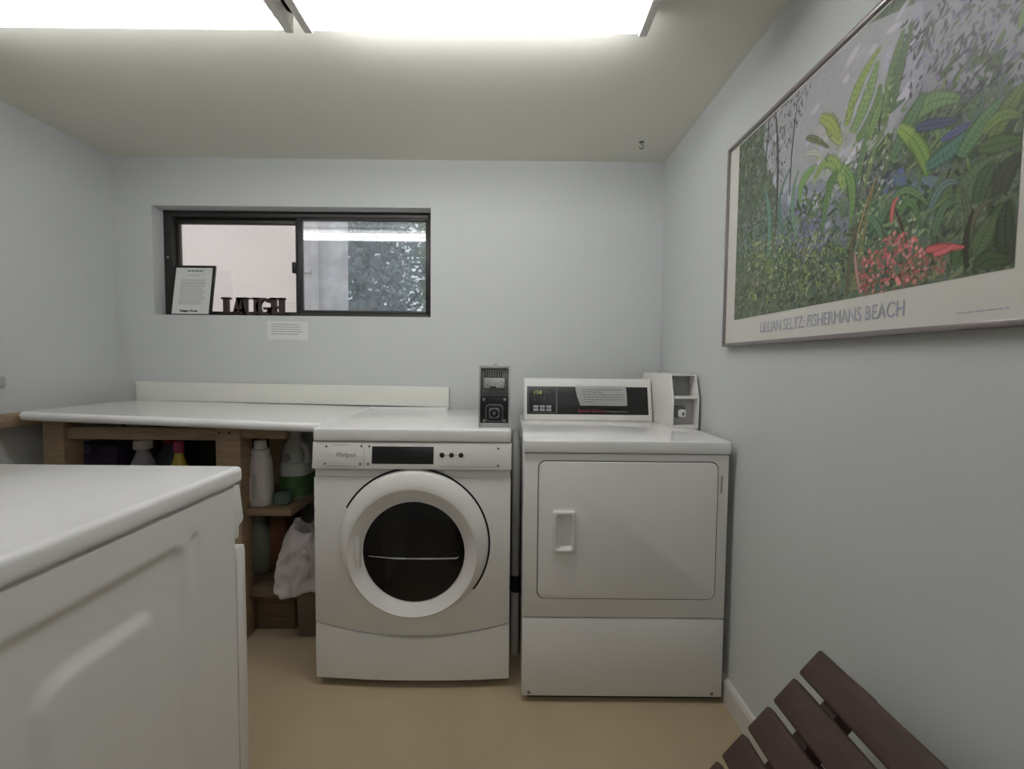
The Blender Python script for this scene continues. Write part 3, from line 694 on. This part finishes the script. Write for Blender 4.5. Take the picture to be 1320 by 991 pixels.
loft(bm, rows, closed=False)
for a_, b_ in ((rows[0], 1), (rows[-1], 1)):
    loft(bm, [a_, [Vector((nx1-.02, v.y, v.z)) for v in a_]], closed=False)
for i in (0, -1):
    c_ = [r[i] for r in rows]; loft(bm, [c_, [Vector((nx1-.02, v.y, v.z)) for v in c_]], closed=False)
bmesh.ops.remove_doubles(bm, verts=bm.verts[:], dist=.0002)
obj('side_panel', bm, WHITE, nm, label='white side panel with pressed ribs', ang=60)
bm = bmesh.new(); add_prism(bm, [(nyf, nzt-.043), (nyf+.022, nzt-.043), (nyf+.036, nzt-.125), (nyf+.034, nzt-.135), (nyf+.018, nzt-.143), (nyf+.016, nzt-.17), (nyf, nzt-.17)], 'x', nx0, nx1-.001, .002); obj('control_fascia', bm, WHITE2, nm)
bm = bmesh.new(); add_prism(bm, [(nyf, .025), (nyf, .715), (nyf+.012, .722), (nyf+.03, .715), (nyf+.034, .70), (nyf+.036, .025)], 'x', nx0, nx1+.003, .003); obj('front_panel', bm, WHITE2, nm)
for x in (nx0+.06, nx1-.07):
    for y in (nyf-.06, nyb+.06):
        bm = bmesh.new(); add_lathe(bm, [(.022, 0), (.022, .012), (.01, .013), (.01, .021)], (x, y, 0), n=16); obj('foot', bm, BLACK, nm)

# ------------------------------------------------------------------ pipe between the machines
pp = thing('drain_pipe', 'thin grey drain pipe with black coupling in the gap between washer and dryer', 'pipe', (-.712, -.55, 0))
PG = mat('pale_grey_pipe', (186, 186, 184), .45)
bm = bmesh.new(); add_tube(bm, [(-.712, -.55, 0), (-.712, -.55, .256)], .016, 16); obj('lower_pipe', bm, WHITE2, pp)
bm = bmesh.new(); add_tube(bm, [(-.712, -.55, .254), (-.712, -.55, .259), (-.712, -.55, .314), (-.712, -.55, .319)], [.017, .0185, .0185, .017], 16); obj('coupling', bm, BLACK, pp)
bm = bmesh.new(); add_tube(bm, [(-.712, -.55, .316), (-.712, -.55, .76), (-.712, -.53, .80), (-.712, -.48, .82), (-.712, -.12, .82)], .015, 16); obj('upper_pipe', bm, PG, pp)

# ------------------------------------------------------------------ things on the sill and the wall
# framed notice leaning back
nf = thing('framed_notice', 'printed notice in a thin black frame leaning on the window sill', 'framed notice', (-2.37, .035, WZ0))
NO = Vector((-2.478, .014, WZ0+.001)); NV = Vector((0, .045, .249)).normalized(); NN = X.cross(NV).normalized()
W_, H_ = .212, .262
def nbox(bm, u, v, n, bev=0): obox(bm, NO, X, NV, NN, u, v, n, bev)
bm = bmesh.new()
nbox(bm, (0, .010), (0, H_), (-.012, 0), .001); nbox(bm, (W_-.012, W_), (0, H_), (-.012, 0), .001); nbox(bm, (.010, W_-.012), (H_-.011, H_), (-.012, 0), .001); nbox(bm, (.010, W_-.012), (0, .006), (-.012, 0), .001)
nbox(bm, (.004, W_-.004), (.004, H_-.004), (-.012, -.006))
obj('frame', bm, BLACK, nf)
bm = bmesh.new(); nbox(bm, (.009, W_-.011), (.005, H_-.010), (-.006, -.0035)); sh = obj('sheet', bm, PAPER, nf)
bm = bmesh.new(); lines(bm, NO-NN*.0035, X, NV, .04, .175, .058, .185, 15, 4, .0022, ragged=.15); obj('print', bm, INK, sh)
bm = bmesh.new(); lines(bm, NO-NN*.0035, X, NV, .075, .145, .21, .211, 1, 5, .002); obj('subheading', bm, INK, sh)
bm = bmesh.new(); lines(bm, NO-NN*.0035, X, NV, .070, .155, .2335, .234, 1, 5, .007, ragged=.05); obj('heading', bm, INK, sh)
text_obj('lettering', 'Regan Rosa', .014, NO-NN*.0033+X*.052+NV*.018, X, NV, INKD, sh, fit=.088, depth=.0002, weight=.0006)
# LAUGH letters
LW = mat('dark_brown_wood', (62, 48, 46), .6, var=.2, scale=20, stretch=(1, 8, 8))
ls = thing('letter_sign', 'dark brown wooden letters spelling LAUGH standing on the window sill', 'letter sign', (-2.06, .04, WZ0))
lx, lz, lh = -2.222, WZ0, .094
def letter(shapes):
    bm = bmesh.new()
    for pts in shapes: add_prism(bm, [(lx+p[0]*.321, lz+p[1]*lh) for p in pts], 'y', .03, .05, 0)
    obj('letter', bm, LW, ls, smooth=False)
def rc(x0, x1, y0, y1): return [(x0, y0), (x1, y0), (x1, y1), (x0, y1)]
letter([rc(.03, .105, 0, 1), rc(0, .137, .9, 1.0), rc(.0, .19, 0, .12), rc(.155, .19, .1, .2)])
letter([[(.17, 0), (.235, 0), (.325, .98), (.245, .98)], [(.30, 0), (.39, 0), (.335, .98), (.25, .98)], rc(.215, .35, .22, .36), rc(.15, .245, 0, .10), rc(.29, .41, 0, .10), rc(.235, .34, .92, 1.0)])
U_ = []
for s in range(10):
    a0, a1 = R(180+18*s), R(180+18*(s+1)); c = (.46, .3)
    U_.append([(c[0]+.13*math.cos(a0), c[1]+.3*math.sin(a0)), (c[0]+.13*math.cos(a1), c[1]+.3*math.sin(a1)), (c[0]+.06*math.cos(a1), c[1]+.16*math.sin(a1)), (c[0]+.06*math.cos(a0), c[1]+.16*math.sin(a0))])
letter([rc(.33, .405, .28, 1), rc(.515, .59, .28, 1), rc(.30, .44, .9, 1), rc(.48, .62, .9, 1)]+U_)
G_ = []
for s in range(16):
    a0, a1 = R(48+18.2*s), R(48+18.2*(s+1)); c = (.68, .5)
    G_.append([(c[0]+.13*math.cos(a0), c[1]+.5*math.sin(a0)), (c[0]+.13*math.cos(a1), c[1]+.5*math.sin(a1)), (c[0]+.062*math.cos(a1), c[1]+.33*math.sin(a1)), (c[0]+.062*math.cos(a0), c[1]+.33*math.sin(a0))])
letter(G_+[rc(.67, .82, .36, .48), rc(.745, .805, .05, .46), rc(.75, .80, .72, .95)])
letter([rc(.79, .865, 0, 1), rc(.915, .99, 0, 1), rc(.85, .93, .42, .55), rc(.77, .885, .9, 1), rc(.895, 1.01, .9, 1), rc(.77, .885, 0, .1), rc(.895, 1.01, 0, .1)])
# note under the window
wt = thing('wall_note', 'small white printed note taped to the wall under the window', 'paper', (-1.868, -.002, 1.26))
WO = Vector((-1.97, -.0012, 1.262)); WU = Vector((1, 0, -.012))
bm = bmesh.new(); obox(bm, WO, WU, Z, -Y, (0, .205), (0, .094), (0, .0008)); s_ = obj('sheet', bm, PAPER, wt, smooth=False)
bm = bmesh.new(); lines(bm, WO-Y*.0008, WU, Z, .02, .19, .03, .078, 5, 9, .0028, ragged=.35); obj('print', bm, INK, s_)
# ceiling hook
hk = thing('ceiling_hook', 'small dark hook in the ceiling near the right corner', 'hook', (-.157, -.207, H))
bm = bmesh.new(); add_lathe(bm, [(.006, -.004), (.011, -.002), (.012, 0)], (-.157, -.207, H), n=16); obj('plate', bm, DSTEEL, hk)
bm = bmesh.new(); add_tube(bm, [Vector((-.157, -.207, H-.003)), Vector((-.157, -.207, H-.012))]+[Vector((-.157+.009*math.sin(R(a)), -.207, H-.021+.009*math.cos(R(a)))) for a in range(0, 271, 30)], .0022, 8); obj('hook', bm, DSTEEL, hk)
# bracket on the left wall
wb = thing('wall_bracket', 'small steel bracket on the left wall at the edge of the picture', 'bracket', (XL, -.54, 1.07))
bm = bmesh.new(); add_box(bm, (XL, -.60, 1.045), (XL+.012, -.525, 1.085), .003); obj('plate', bm, STEEL, wb)
bm = bmesh.new(); add_tube(bm, [(XL+.012, -.57, 1.078), (XL+.03, -.57, 1.088), (XL+.03, -.63, 1.098)], .006, 10); obj('arm', bm, CHROME, wb)

# ------------------------------------------------------------------ slatted bench by the right wall
bn = thing('slatted_bench', 'brown wooden slatted bench leaning back against the right wall', 'bench', (-.4, -1.75, 0))
by0, by1 = -2.25, -1.385
BT = Vector((-.078, 0, .562)); BD = Vector((-.115, 0, -.135)).normalized(); BNn = Vector((BD.z, 0, -BD.x)).normalized()
if BNn.x > 0: BNn = -BNn
SLW, SLG = .068, .013
for k in range(5):
    bm = bmesh.new(); u0 = k*(SLW+SLG)
    obox(bm, BT, BD, Y, BNn, (u0, u0+SLW), (by0, by1), (-.022, 0), .006, 3); obj('back_slat', bm, BENCH, bn)
pb = BT+BD*(5*(SLW+SLG))
for k in range(6):
    bm = bmesh.new(); x1 = pb.x-.03-k*.078
    add_box(bm, (x1-.066, by0, pb.z+.02-.022-k*.0), (x1, by1, pb.z+.02), .006, 3); obj('seat_slat', bm, BENCH, bn)
for y in (by0+.08, by1-.08):
    bm = bmesh.new(); obox(bm, BT-BNn*.022, BD, Y, BNn, (.0, 5*(SLW+SLG)+.06), (y-.02, y+.02), (-.045, 0), .004); obj('back_support', bm, BENCH, bn)
    bm = bmesh.new(); add_box(bm, (pb.x-.5, y-.02, pb.z-.062), (pb.x+.0, y+.02, pb.z-.003), .004); obj('seat_support', bm, BENCH, bn)
    bm = bmesh.new(); add_box(bm, (pb.x-.48, y-.045, 0), (pb.x-.43, y-.0201, pb.z-.003), .004); obj('leg', bm, BENCH, bn)
    bm = bmesh.new(); add_prism(bm, [(-.16, 0), (-.105, 0), (-.135, .40), (-.19, .40)], 'y', y-.045, y-.0201, .004); obj('leg', bm, BENCH, bn)

# ------------------------------------------------------------------ poster
PPOLY=[((150,148,156),[(180,1258),(582,1030),(788,911),(797,662),(722,548),(631,502),(495,333),(280,539),(173,872)]),((128,126,136),[(767,934),(985,802),(998,463),(886,537),(802,537),(725,495)]),((108,112,126),[(256,589),(486,530),(610,368),(590,199),(268,319)]),((92,102,140),[(405,423),(509,383),(490,302),(428,311)]),((150,150,160),[(445,320),(526,335),(534,283),(465,263)]),((84,94,136),[(701,416),(759,407),(772,349),(753,295),(709,331)]),((96,110,128),[(771,361),(855,324),(830,292),(794,286)]),((86,104,78),[(568,23),(585,203),(617,196),(619,18)])]
PLEAF=[((70,66,62),5,(263,434),(261,774),(224,1103)),((62,60,60),3,(335,546),(340,758),(362,986)),((80,78,74),4,(115,457),(95,676),(121,907)),((66,64,62),3,(180,710),(197,895),(199,1048)),((92,122,110),9,(223,295),(224,491),(183,669)),((84,112,100),7,(308,377),(280,539),(337,671)),((98,124,104),8,(383,311),(352,502),(377,628)),((118,136,84),15,(574,448),(516,582),(453,543)),((104,132,84),13,(451,596),(399,564),(391,475)),((98,124,78),12,(562,530),(603,432),(603,285)),((86,112,74),12,(548,523),(515,450),(496,299)),((140,146,96),18,(502,774),(526,699),(559,623)),((128,138,82),14,(469,792),(515,731),(549,646)),((92,98,74),8,(409,751),(452,714),(507,644)),((150,152,140),8,(412,674),(447,664),(490,607)),((112,108,72),4,(619,27),(639,153),(679,411)),((134,112,82),3,(628,215),(651,320),(687,425)),((86,82,62),6,(603,16),(612,192),(625,274)),((118,134,78),13,(575,685),(613,801),(676,874)),((108,128,86),16,(599,639),(642,733),(670,831)),((96,114,78),14,(613,600),(662,648),(681,740)),((104,124,84),12,(652,571),(674,639),(699,698)),((92,108,76),14,(699,593),(715,737),(741,865)),((82,96,72),12,(719,628),(735,744),(766,863)),((106,118,86),7,(674,528),(662,468),(641,383)),((92,112,84),10,(648,589),(635,527),(623,434)),((96,116,80),20,(754,537),(810,568),(879,527)),((84,106,78),16,(726,454),(767,539),(803,609)),((118,136,76),15,(744,544),(790,461),(824,354)),((104,126,72),14,(776,496),(808,413),(820,345)),((76,104,92),16,(819,370),(877,390),(918,415)),((86,112,80),16,(893,356),(924,411),(960,454)),((70,76,92),10,(789,512),(832,491),(881,464)),((82,84,112),8,(851,431),(883,434),(905,436)),((92,106,66),16,(950,359),(974,423),(998,463)),((100,116,70),10,(936,391),(962,413),(994,388)),((76,90,60),14,(930,352),(964,340),(1000,324)),((84,98,72),24,(899,208),(919,274),(960,302)),((70,82,62),14,(932,203),(941,262),(956,294)),((64,68,58),16,(970,205),(977,260),(1001,285)),((86,92,72),8,(912,59),(917,146),(897,265)),((70,84,58),20,(945,69),(973,142),(983,176)),((80,92,66),18,(928,53),(947,110),(958,148)),((60,66,52),14,(991,12),(982,96),(983,176)),((92,84,70),5,(918,123),(930,173),(955,196)),((72,88,60),18,(898,41),(905,73),(911,93)),((66,78,54),16,(940,18),(956,34),(989,23)),((54,54,46),5,(918,25),(912,103),(923,187)),((90,108,104),9,(833,231),(856,288),(888,281)),((84,104,80),9,(845,153),(859,217),(880,226)),((96,118,84),7,(732,306),(772,324),(823,254)),((84,110,74),8,(756,256),(784,279),(807,194)),((80,106,80),7,(667,228),(712,276),(732,301)),((88,116,88),7,(664,285),(690,246),(711,183)),((168,92,92),6,(735,238),(737,290),(749,310)),((170,88,86),9,(829,107),(864,100),(907,87)),((176,96,100),7,(847,87),(872,91),(888,100)),((150,120,110),5,(645,30),(631,112),(624,173)),((70,56,50),3,(776,157),(757,230),(740,281)),((72,60,52),4,(739,39),(784,48),(833,43))]
PDAB=[(1,700,(3,9),(1,2),95,35,[(56,56,56),(74,74,74),(96,96,98),(118,118,120),(64,66,62)],[(-18,980),(166,1036),(418,972),(368,843),(313,740),(299,603),(265,395),(58,482),(0,594)]),(2,260,(4,10),(1.2,2.2),95,25,[(84,98,88),(70,82,76),(96,110,112),(78,84,108),(112,116,112)],[(5,637),(302,528),(426,363),(355,251),(17,367)]),(3,420,(3,9),(1,2.4),70,60,[(132,142,88),(112,124,74),(88,100,66),(148,150,118),(70,76,58),(104,112,80)],[(74,399),(265,395),(573,267),(581,66),(279,68),(104,91)]),(4,220,(4,9),(1.2,2.5),80,50,[(72,78,62),(90,94,76),(58,62,52),(118,108,98)],[(11,235),(579,112),(585,-16),(21,0)]),(5,150,(4,9),(1.2,2.5),95,40,[(92,90,116),(126,122,138),(70,74,66),(104,92,124)],[(345,470),(492,399),(546,215),(395,219)]),(6,320,(4,10),(1.3,2.6),60,40,[(66,64,66),(84,82,88),(58,60,56),(98,94,110),(74,80,64)],[(740,891),(874,835),(985,802),(998,463),(917,512),(847,514),(783,553),(737,717)]),(7,90,(3,7),(1.2,2.6),60,50,[(70,74,66),(96,100,92),(150,150,148),(58,58,64)],[(601,578),(725,495),(752,347),(636,384)]),(8,200,(3,8),(1.2,2.6),75,60,[(88,116,86),(72,98,76),(108,128,92),(60,78,64),(150,156,130)],[(623,377),(830,292),(835,158),(739,146),(632,155)]),(9,300,(2.5,6),(1.6,3.2),60,70,[(172,96,96),(158,82,86),(182,118,116),(138,74,78),(112,88,70),(90,86,64)],[(664,158),(737,199),(789,178),(820,116),(840,48),(815,0),(651,-7),(635,96)]),(10,60,(3,6),(1.4,2.6),60,70,[(118,110,84),(138,84,82),(84,78,60)],[(762,98),(865,77),(884,20),(776,14)]),(11,160,(4,10),(1.2,2.4),60,60,[(60,66,52),(80,92,64),(96,104,76),(52,54,46)],[(870,372),(992,351),(1006,7),(891,16),(861,146)]),(12,110,(3,7),(1.2,2),50,50,[(84,84,96),(64,66,72),(108,104,120),(90,98,84)],[(577,537),(692,489),(708,345),(597,370)]),(13,120,(4,9),(1,1.8),80,30,[(136,146,104),(84,106,76),(120,130,96)],[(412,674),(643,801),(711,845),(724,521),(635,415),(459,381)])]
def paint(Wp, Hp):
    """lays the printed garden picture down stroke by stroke; u runs left to right, v bottom to top (0..1000)"""
    im = np.zeros((Hp, Wp, 3)); asp = 1.5; rng = np.random.default_rng(7)
    yy, xx = np.mgrid[0:Hp, 0:Wp]; U = xx/(Wp-1)*1000*asp; V = yy/(Hp-1)*1000
    im[:] = (80, 90, 74)
    im += (np.sin(U/31+V/47)*np.sin(V/23-U/61))[..., None]*8
    def inside(poly):
        m = np.zeros(U.shape, bool); n = len(poly)
        for i in range(n):
            x0, y0 = poly[i][0]*asp, poly[i][1]; x1, y1 = poly[(i+1) % n][0]*asp, poly[(i+1) % n][1]
            if y0 == y1: continue
            m ^= ((V > min(y0, y1)) & (V <= max(y0, y1)) & (U < x0+(V-y0)*(x1-x0)/(y1-y0)))
        return m
    def dab(x, y, L, w, a, col, al=.9):
        ca, sa = math.cos(a), math.sin(a); r = max(L, w)+3
        j0, j1 = int(max(0, (y-r)/1000*(Hp-1))), int(min(Hp, (y+r)/1000*(Hp-1)+2))
        i0, i1 = int(max(0, (x-r)/1000/asp*(Wp-1))), int(min(Wp, (x+r)/1000/asp*(Wp-1)+2))
        if j0 >= j1 or i0 >= i1: return
        u, v = U[j0:j1, i0:i1]-x, V[j0:j1, i0:i1]-y; p, q = u*ca+v*sa, -u*sa+v*ca
        d = (p/L)**2+(q/w)**2
        m = np.clip(1.6-d*1.3, 0, 1)[..., None]*al
        im[j0:j1, i0:i1] = im[j0:j1, i0:i1]*(1-m)+np.array(col)*m
    K = 1000/370.0
    def stroke(pts, w, col):
        pts = np.array([(p[0]*asp, p[1]) for p in pts], float); n = 46
        t = np.linspace(0, 1, n)[:, None]
        c = (1-t)**2*pts[0]+2*t*(1-t)*(2*pts[1]-.5*pts[0]-.5*pts[2])+t**2*pts[2]
        base = np.array(col, float)
        for i in range(n):
            d = c[min(i+1, n-1)]-c[max(i-1, 0)]; a = math.atan2(d[1], d[0]); f = i/(n-1)
            ww = w*K*.5*(.35+.65*math.sin(math.pi*min(1, f*.85+.15)))
            L = max(4, np.hypot(*d))
            dab(c[i][0], c[i][1], L, ww*1.12, a, base*.62, .55)
        for i in range(n):
            d = c[min(i+1, n-1)]-c[max(i-1, 0)]; a = math.atan2(d[1], d[0]); f = i/(n-1)
            ww = w*K*.5*(.35+.65*math.sin(math.pi*min(1, f*.85+.15)))
            dab(c[i][0], c[i][1], max(4, np.hypot(*d)), ww*.9, a, base*(1+.10*math.sin(i*1.7)), .75)
            if w > 9 and i % 3 == 0:
                for s in (-1, 1): dab(c[i][0]-math.sin(a)*ww*.5*s, c[i][1]+math.cos(a)*ww*.5*s, ww*.62, 2.2, a+s*1.0, base*(.8 if i % 2 else 1.15), .22)
        if w > 9:
            for i in range(n):
                d = c[min(i+1, n-1)]-c[max(i-1, 0)]; dab(c[i][0], c[i][1], max(4, np.hypot(*d)), 2.0, math.atan2(d[1], d[0]), base*.74, .35)
    def scatter(s, n, Lr, wr, ang, sp, pal, poly):
        r = np.random.default_rng(s); m = inside(poly); js, is_ = np.nonzero(m)
        if len(js) == 0: return
        for k in range(n):
            q = r.integers(len(js)); x, y = U[js[q], is_[q]], V[js[q], is_[q]]
            dab(x, y, r.uniform(*Lr)*K*.7, r.uniform(*wr)*K*.95, R(ang+r.normal()*sp), np.array(pal[r.integers(len(pal))])*r.uniform(.9, 1.1))
    allp = [(0, 0), (1000, 0), (1000, 1000), (0, 1000)]
    scatter(50, 2200, (4, 11), (1.2, 3), 75, 60, [(66, 74, 60), (84, 94, 78), (98, 108, 88), (58, 62, 54), (92, 98, 96), (110, 118, 96)], allp)
    for c, pts in PPOLY:
        m = inside(pts)[..., None]; im[:] = np.where(m, im*.25+np.array(c)*.75, im)
    scatter(51, 60, (10, 26), (4, 9), 40, 25, [(158, 155, 162), (138, 138, 152), (146, 142, 146)], PPOLY[0][1])
    scatter(52, 1100, (4, 10), (1.2, 3), 75, 60, [(66, 74, 60), (84, 94, 78), (98, 108, 88), (58, 62, 54), (92, 98, 96)], [(120, 0), (1000, 0), (1000, 560), (500, 480), (330, 440), (180, 500)])
    GP = [(70, 84, 62), (84, 100, 70), (96, 112, 78), (60, 72, 58), (78, 94, 84), (88, 96, 92), (104, 112, 84)]
    r = np.random.default_rng(77)
    m = inside([(90, 0), (1000, 0), (1000, 620), (760, 640), (600, 520), (420, 500), (330, 420), (170, 520), (60, 400)]); js, is_ = np.nonzero(m)
    for k in range(420):
        q = r.integers(len(js)); x, y = U[js[q], is_[q]], V[js[q], is_[q]]; a = R(r.choice([60, 80, 100, 120, 30, 150])+r.normal()*14); L = r.uniform(30, 80); bend = r.normal()*22
        p0 = (x/asp, y); p2 = ((x+math.cos(a)*L)/asp, y+math.sin(a)*L); p1 = ((p0[0]+p2[0])/2+bend/asp, (p0[1]+p2[1])/2+bend*.4)
        stroke([p0, p1, p2], r.uniform(3, 8), GP[r.integers(len(GP))])
    order = [1, 2, 6, 7, 5, 12, 8, 11]
    dd = {d[0]: d for d in PDAB}
    for k in order: scatter(*dd[k])
    for c, wd, *pts in PLEAF: stroke(pts, wd*1.3, c)
    for k in (3, 4, 9, 10, 13): scatter(*dd[k])
    for c, wd, *pts in PLEAF:
        if c[0] > 145 and c[2] < 112: stroke(pts, wd, c)
    return np.clip(im, 0, 255)
pf = thing('framed_poster', 'large silver-framed poster of a tropical garden on the right wall', 'framed poster', (XR, -1.22, 1.22))
fy0, fy1, fz0, fz1 = -.735, -1.725, 1.220, 1.885
FR = mat('silver_rose_frame', (150, 142, 142), .35, metal=.55, var=.05, scale=20)
bm = bmesh.new(); fw, xd = .011, XR-.026
add_box(bm, (xd, fy0-fw, fz0), (XR-.001, fy0, fz1), .002); add_box(bm, (xd, fy1, fz0), (XR-.001, fy1+fw, fz1), .002)
add_box(bm, (xd, fy1+fw, fz1-fw), (XR-.001, fy0-fw, fz1), .002); add_box(bm, (xd, fy1+fw, fz0), (XR-.001, fy0-fw, fz0+fw), .002)
obj('frame', bm, FR, pf)
xm = XR-.018
bm = bmesh.new(); add_box(bm, (xm, fy1+fw-.002, fz0+fw-.002), (XR-.002, fy0-fw+.002, fz1-fw+.002)); sheet = obj('poster_sheet', bm, mat('poster_paper', (214, 212, 204), .45, var=.01), pf, smooth=False)
py0, py1, pz0, pz1 = -.805, -1.648, 1.306, 1.868
Wp, Hp = 560, 376
img = paint(Wp, Hp)
gy = np.linspace(py0, py1, Wp); gz = np.linspace(pz0, pz1, Hp)
co = np.zeros((Hp, Wp, 3), np.float32); co[..., 0] = xm-.0008; co[..., 1] = gy[None, :]; co[..., 2] = gz[:, None]
co -= np.array(BASE[pf], np.float32)
idx = np.arange(Hp*Wp).reshape(Hp, Wp)
q = np.stack([idx[:-1, :-1], idx[:-1, 1:], idx[1:, 1:], idx[1:, :-1]], -1).reshape(-1, 4)
me = bpy.data.meshes.new('garden_print')
me.vertices.add(Hp*Wp); me.vertices.foreach_set('co', co.ravel())
me.loops.add(q.size); me.loops.foreach_set('vertex_index', q.ravel().astype(np.int32))
me.polygons.add(len(q)); me.polygons.foreach_set('loop_start', (np.arange(len(q))*4).astype(np.int32))
me.update(calc_edges=True); me.validate()
s01 = img/255.0; l01 = np.where(s01 <= .04045, s01/12.92, ((s01+.055)/1.055)**2.4)*PRINT_GAIN
ca = me.color_attributes.new('print', 'FLOAT_COLOR', 'POINT')
ca.data.foreach_set('color', np.concatenate([np.clip(l01, 0, 1), np.ones((Hp, Wp, 1))], -1).astype(np.float32).ravel())
pm = bpy.data.materials.new('garden_print'); pm.use_nodes = True
at_ = pm.node_tree.nodes.new('ShaderNodeVertexColor'); at_.layer_name = 'print'
pb_ = pm.node_tree.nodes['Principled BSDF']; pb_.inputs['Roughness'].default_value = .45; pb_.inputs['Specular IOR Level'].default_value = .3
pm.node_tree.links.new(at_.outputs[0], pb_.inputs['Base Color'])
me.materials.append(pm)
pr = bpy.data.objects.new('garden_print', me); C.objects.link(pr); pr.parent = sheet
BASE[pr] = BASE[sheet]
TI = mat('blue_grey_lettering', (172, 174, 188), .6)
text_obj('lettering', 'LILLIAN SELTZ: FISHERMANS BEACH', .044, (xm-.0006, -.968, 1.2545), -Y, Z, TI, sheet, fit=.495, depth=.0002)
bm = bmesh.new(); lines(bm, (xm, -1.565, 1.247), -Y, Z, 0, .08, 0, .001, 1, 3, .002, ragged=.01); obj('imprint', bm, TI, sheet)
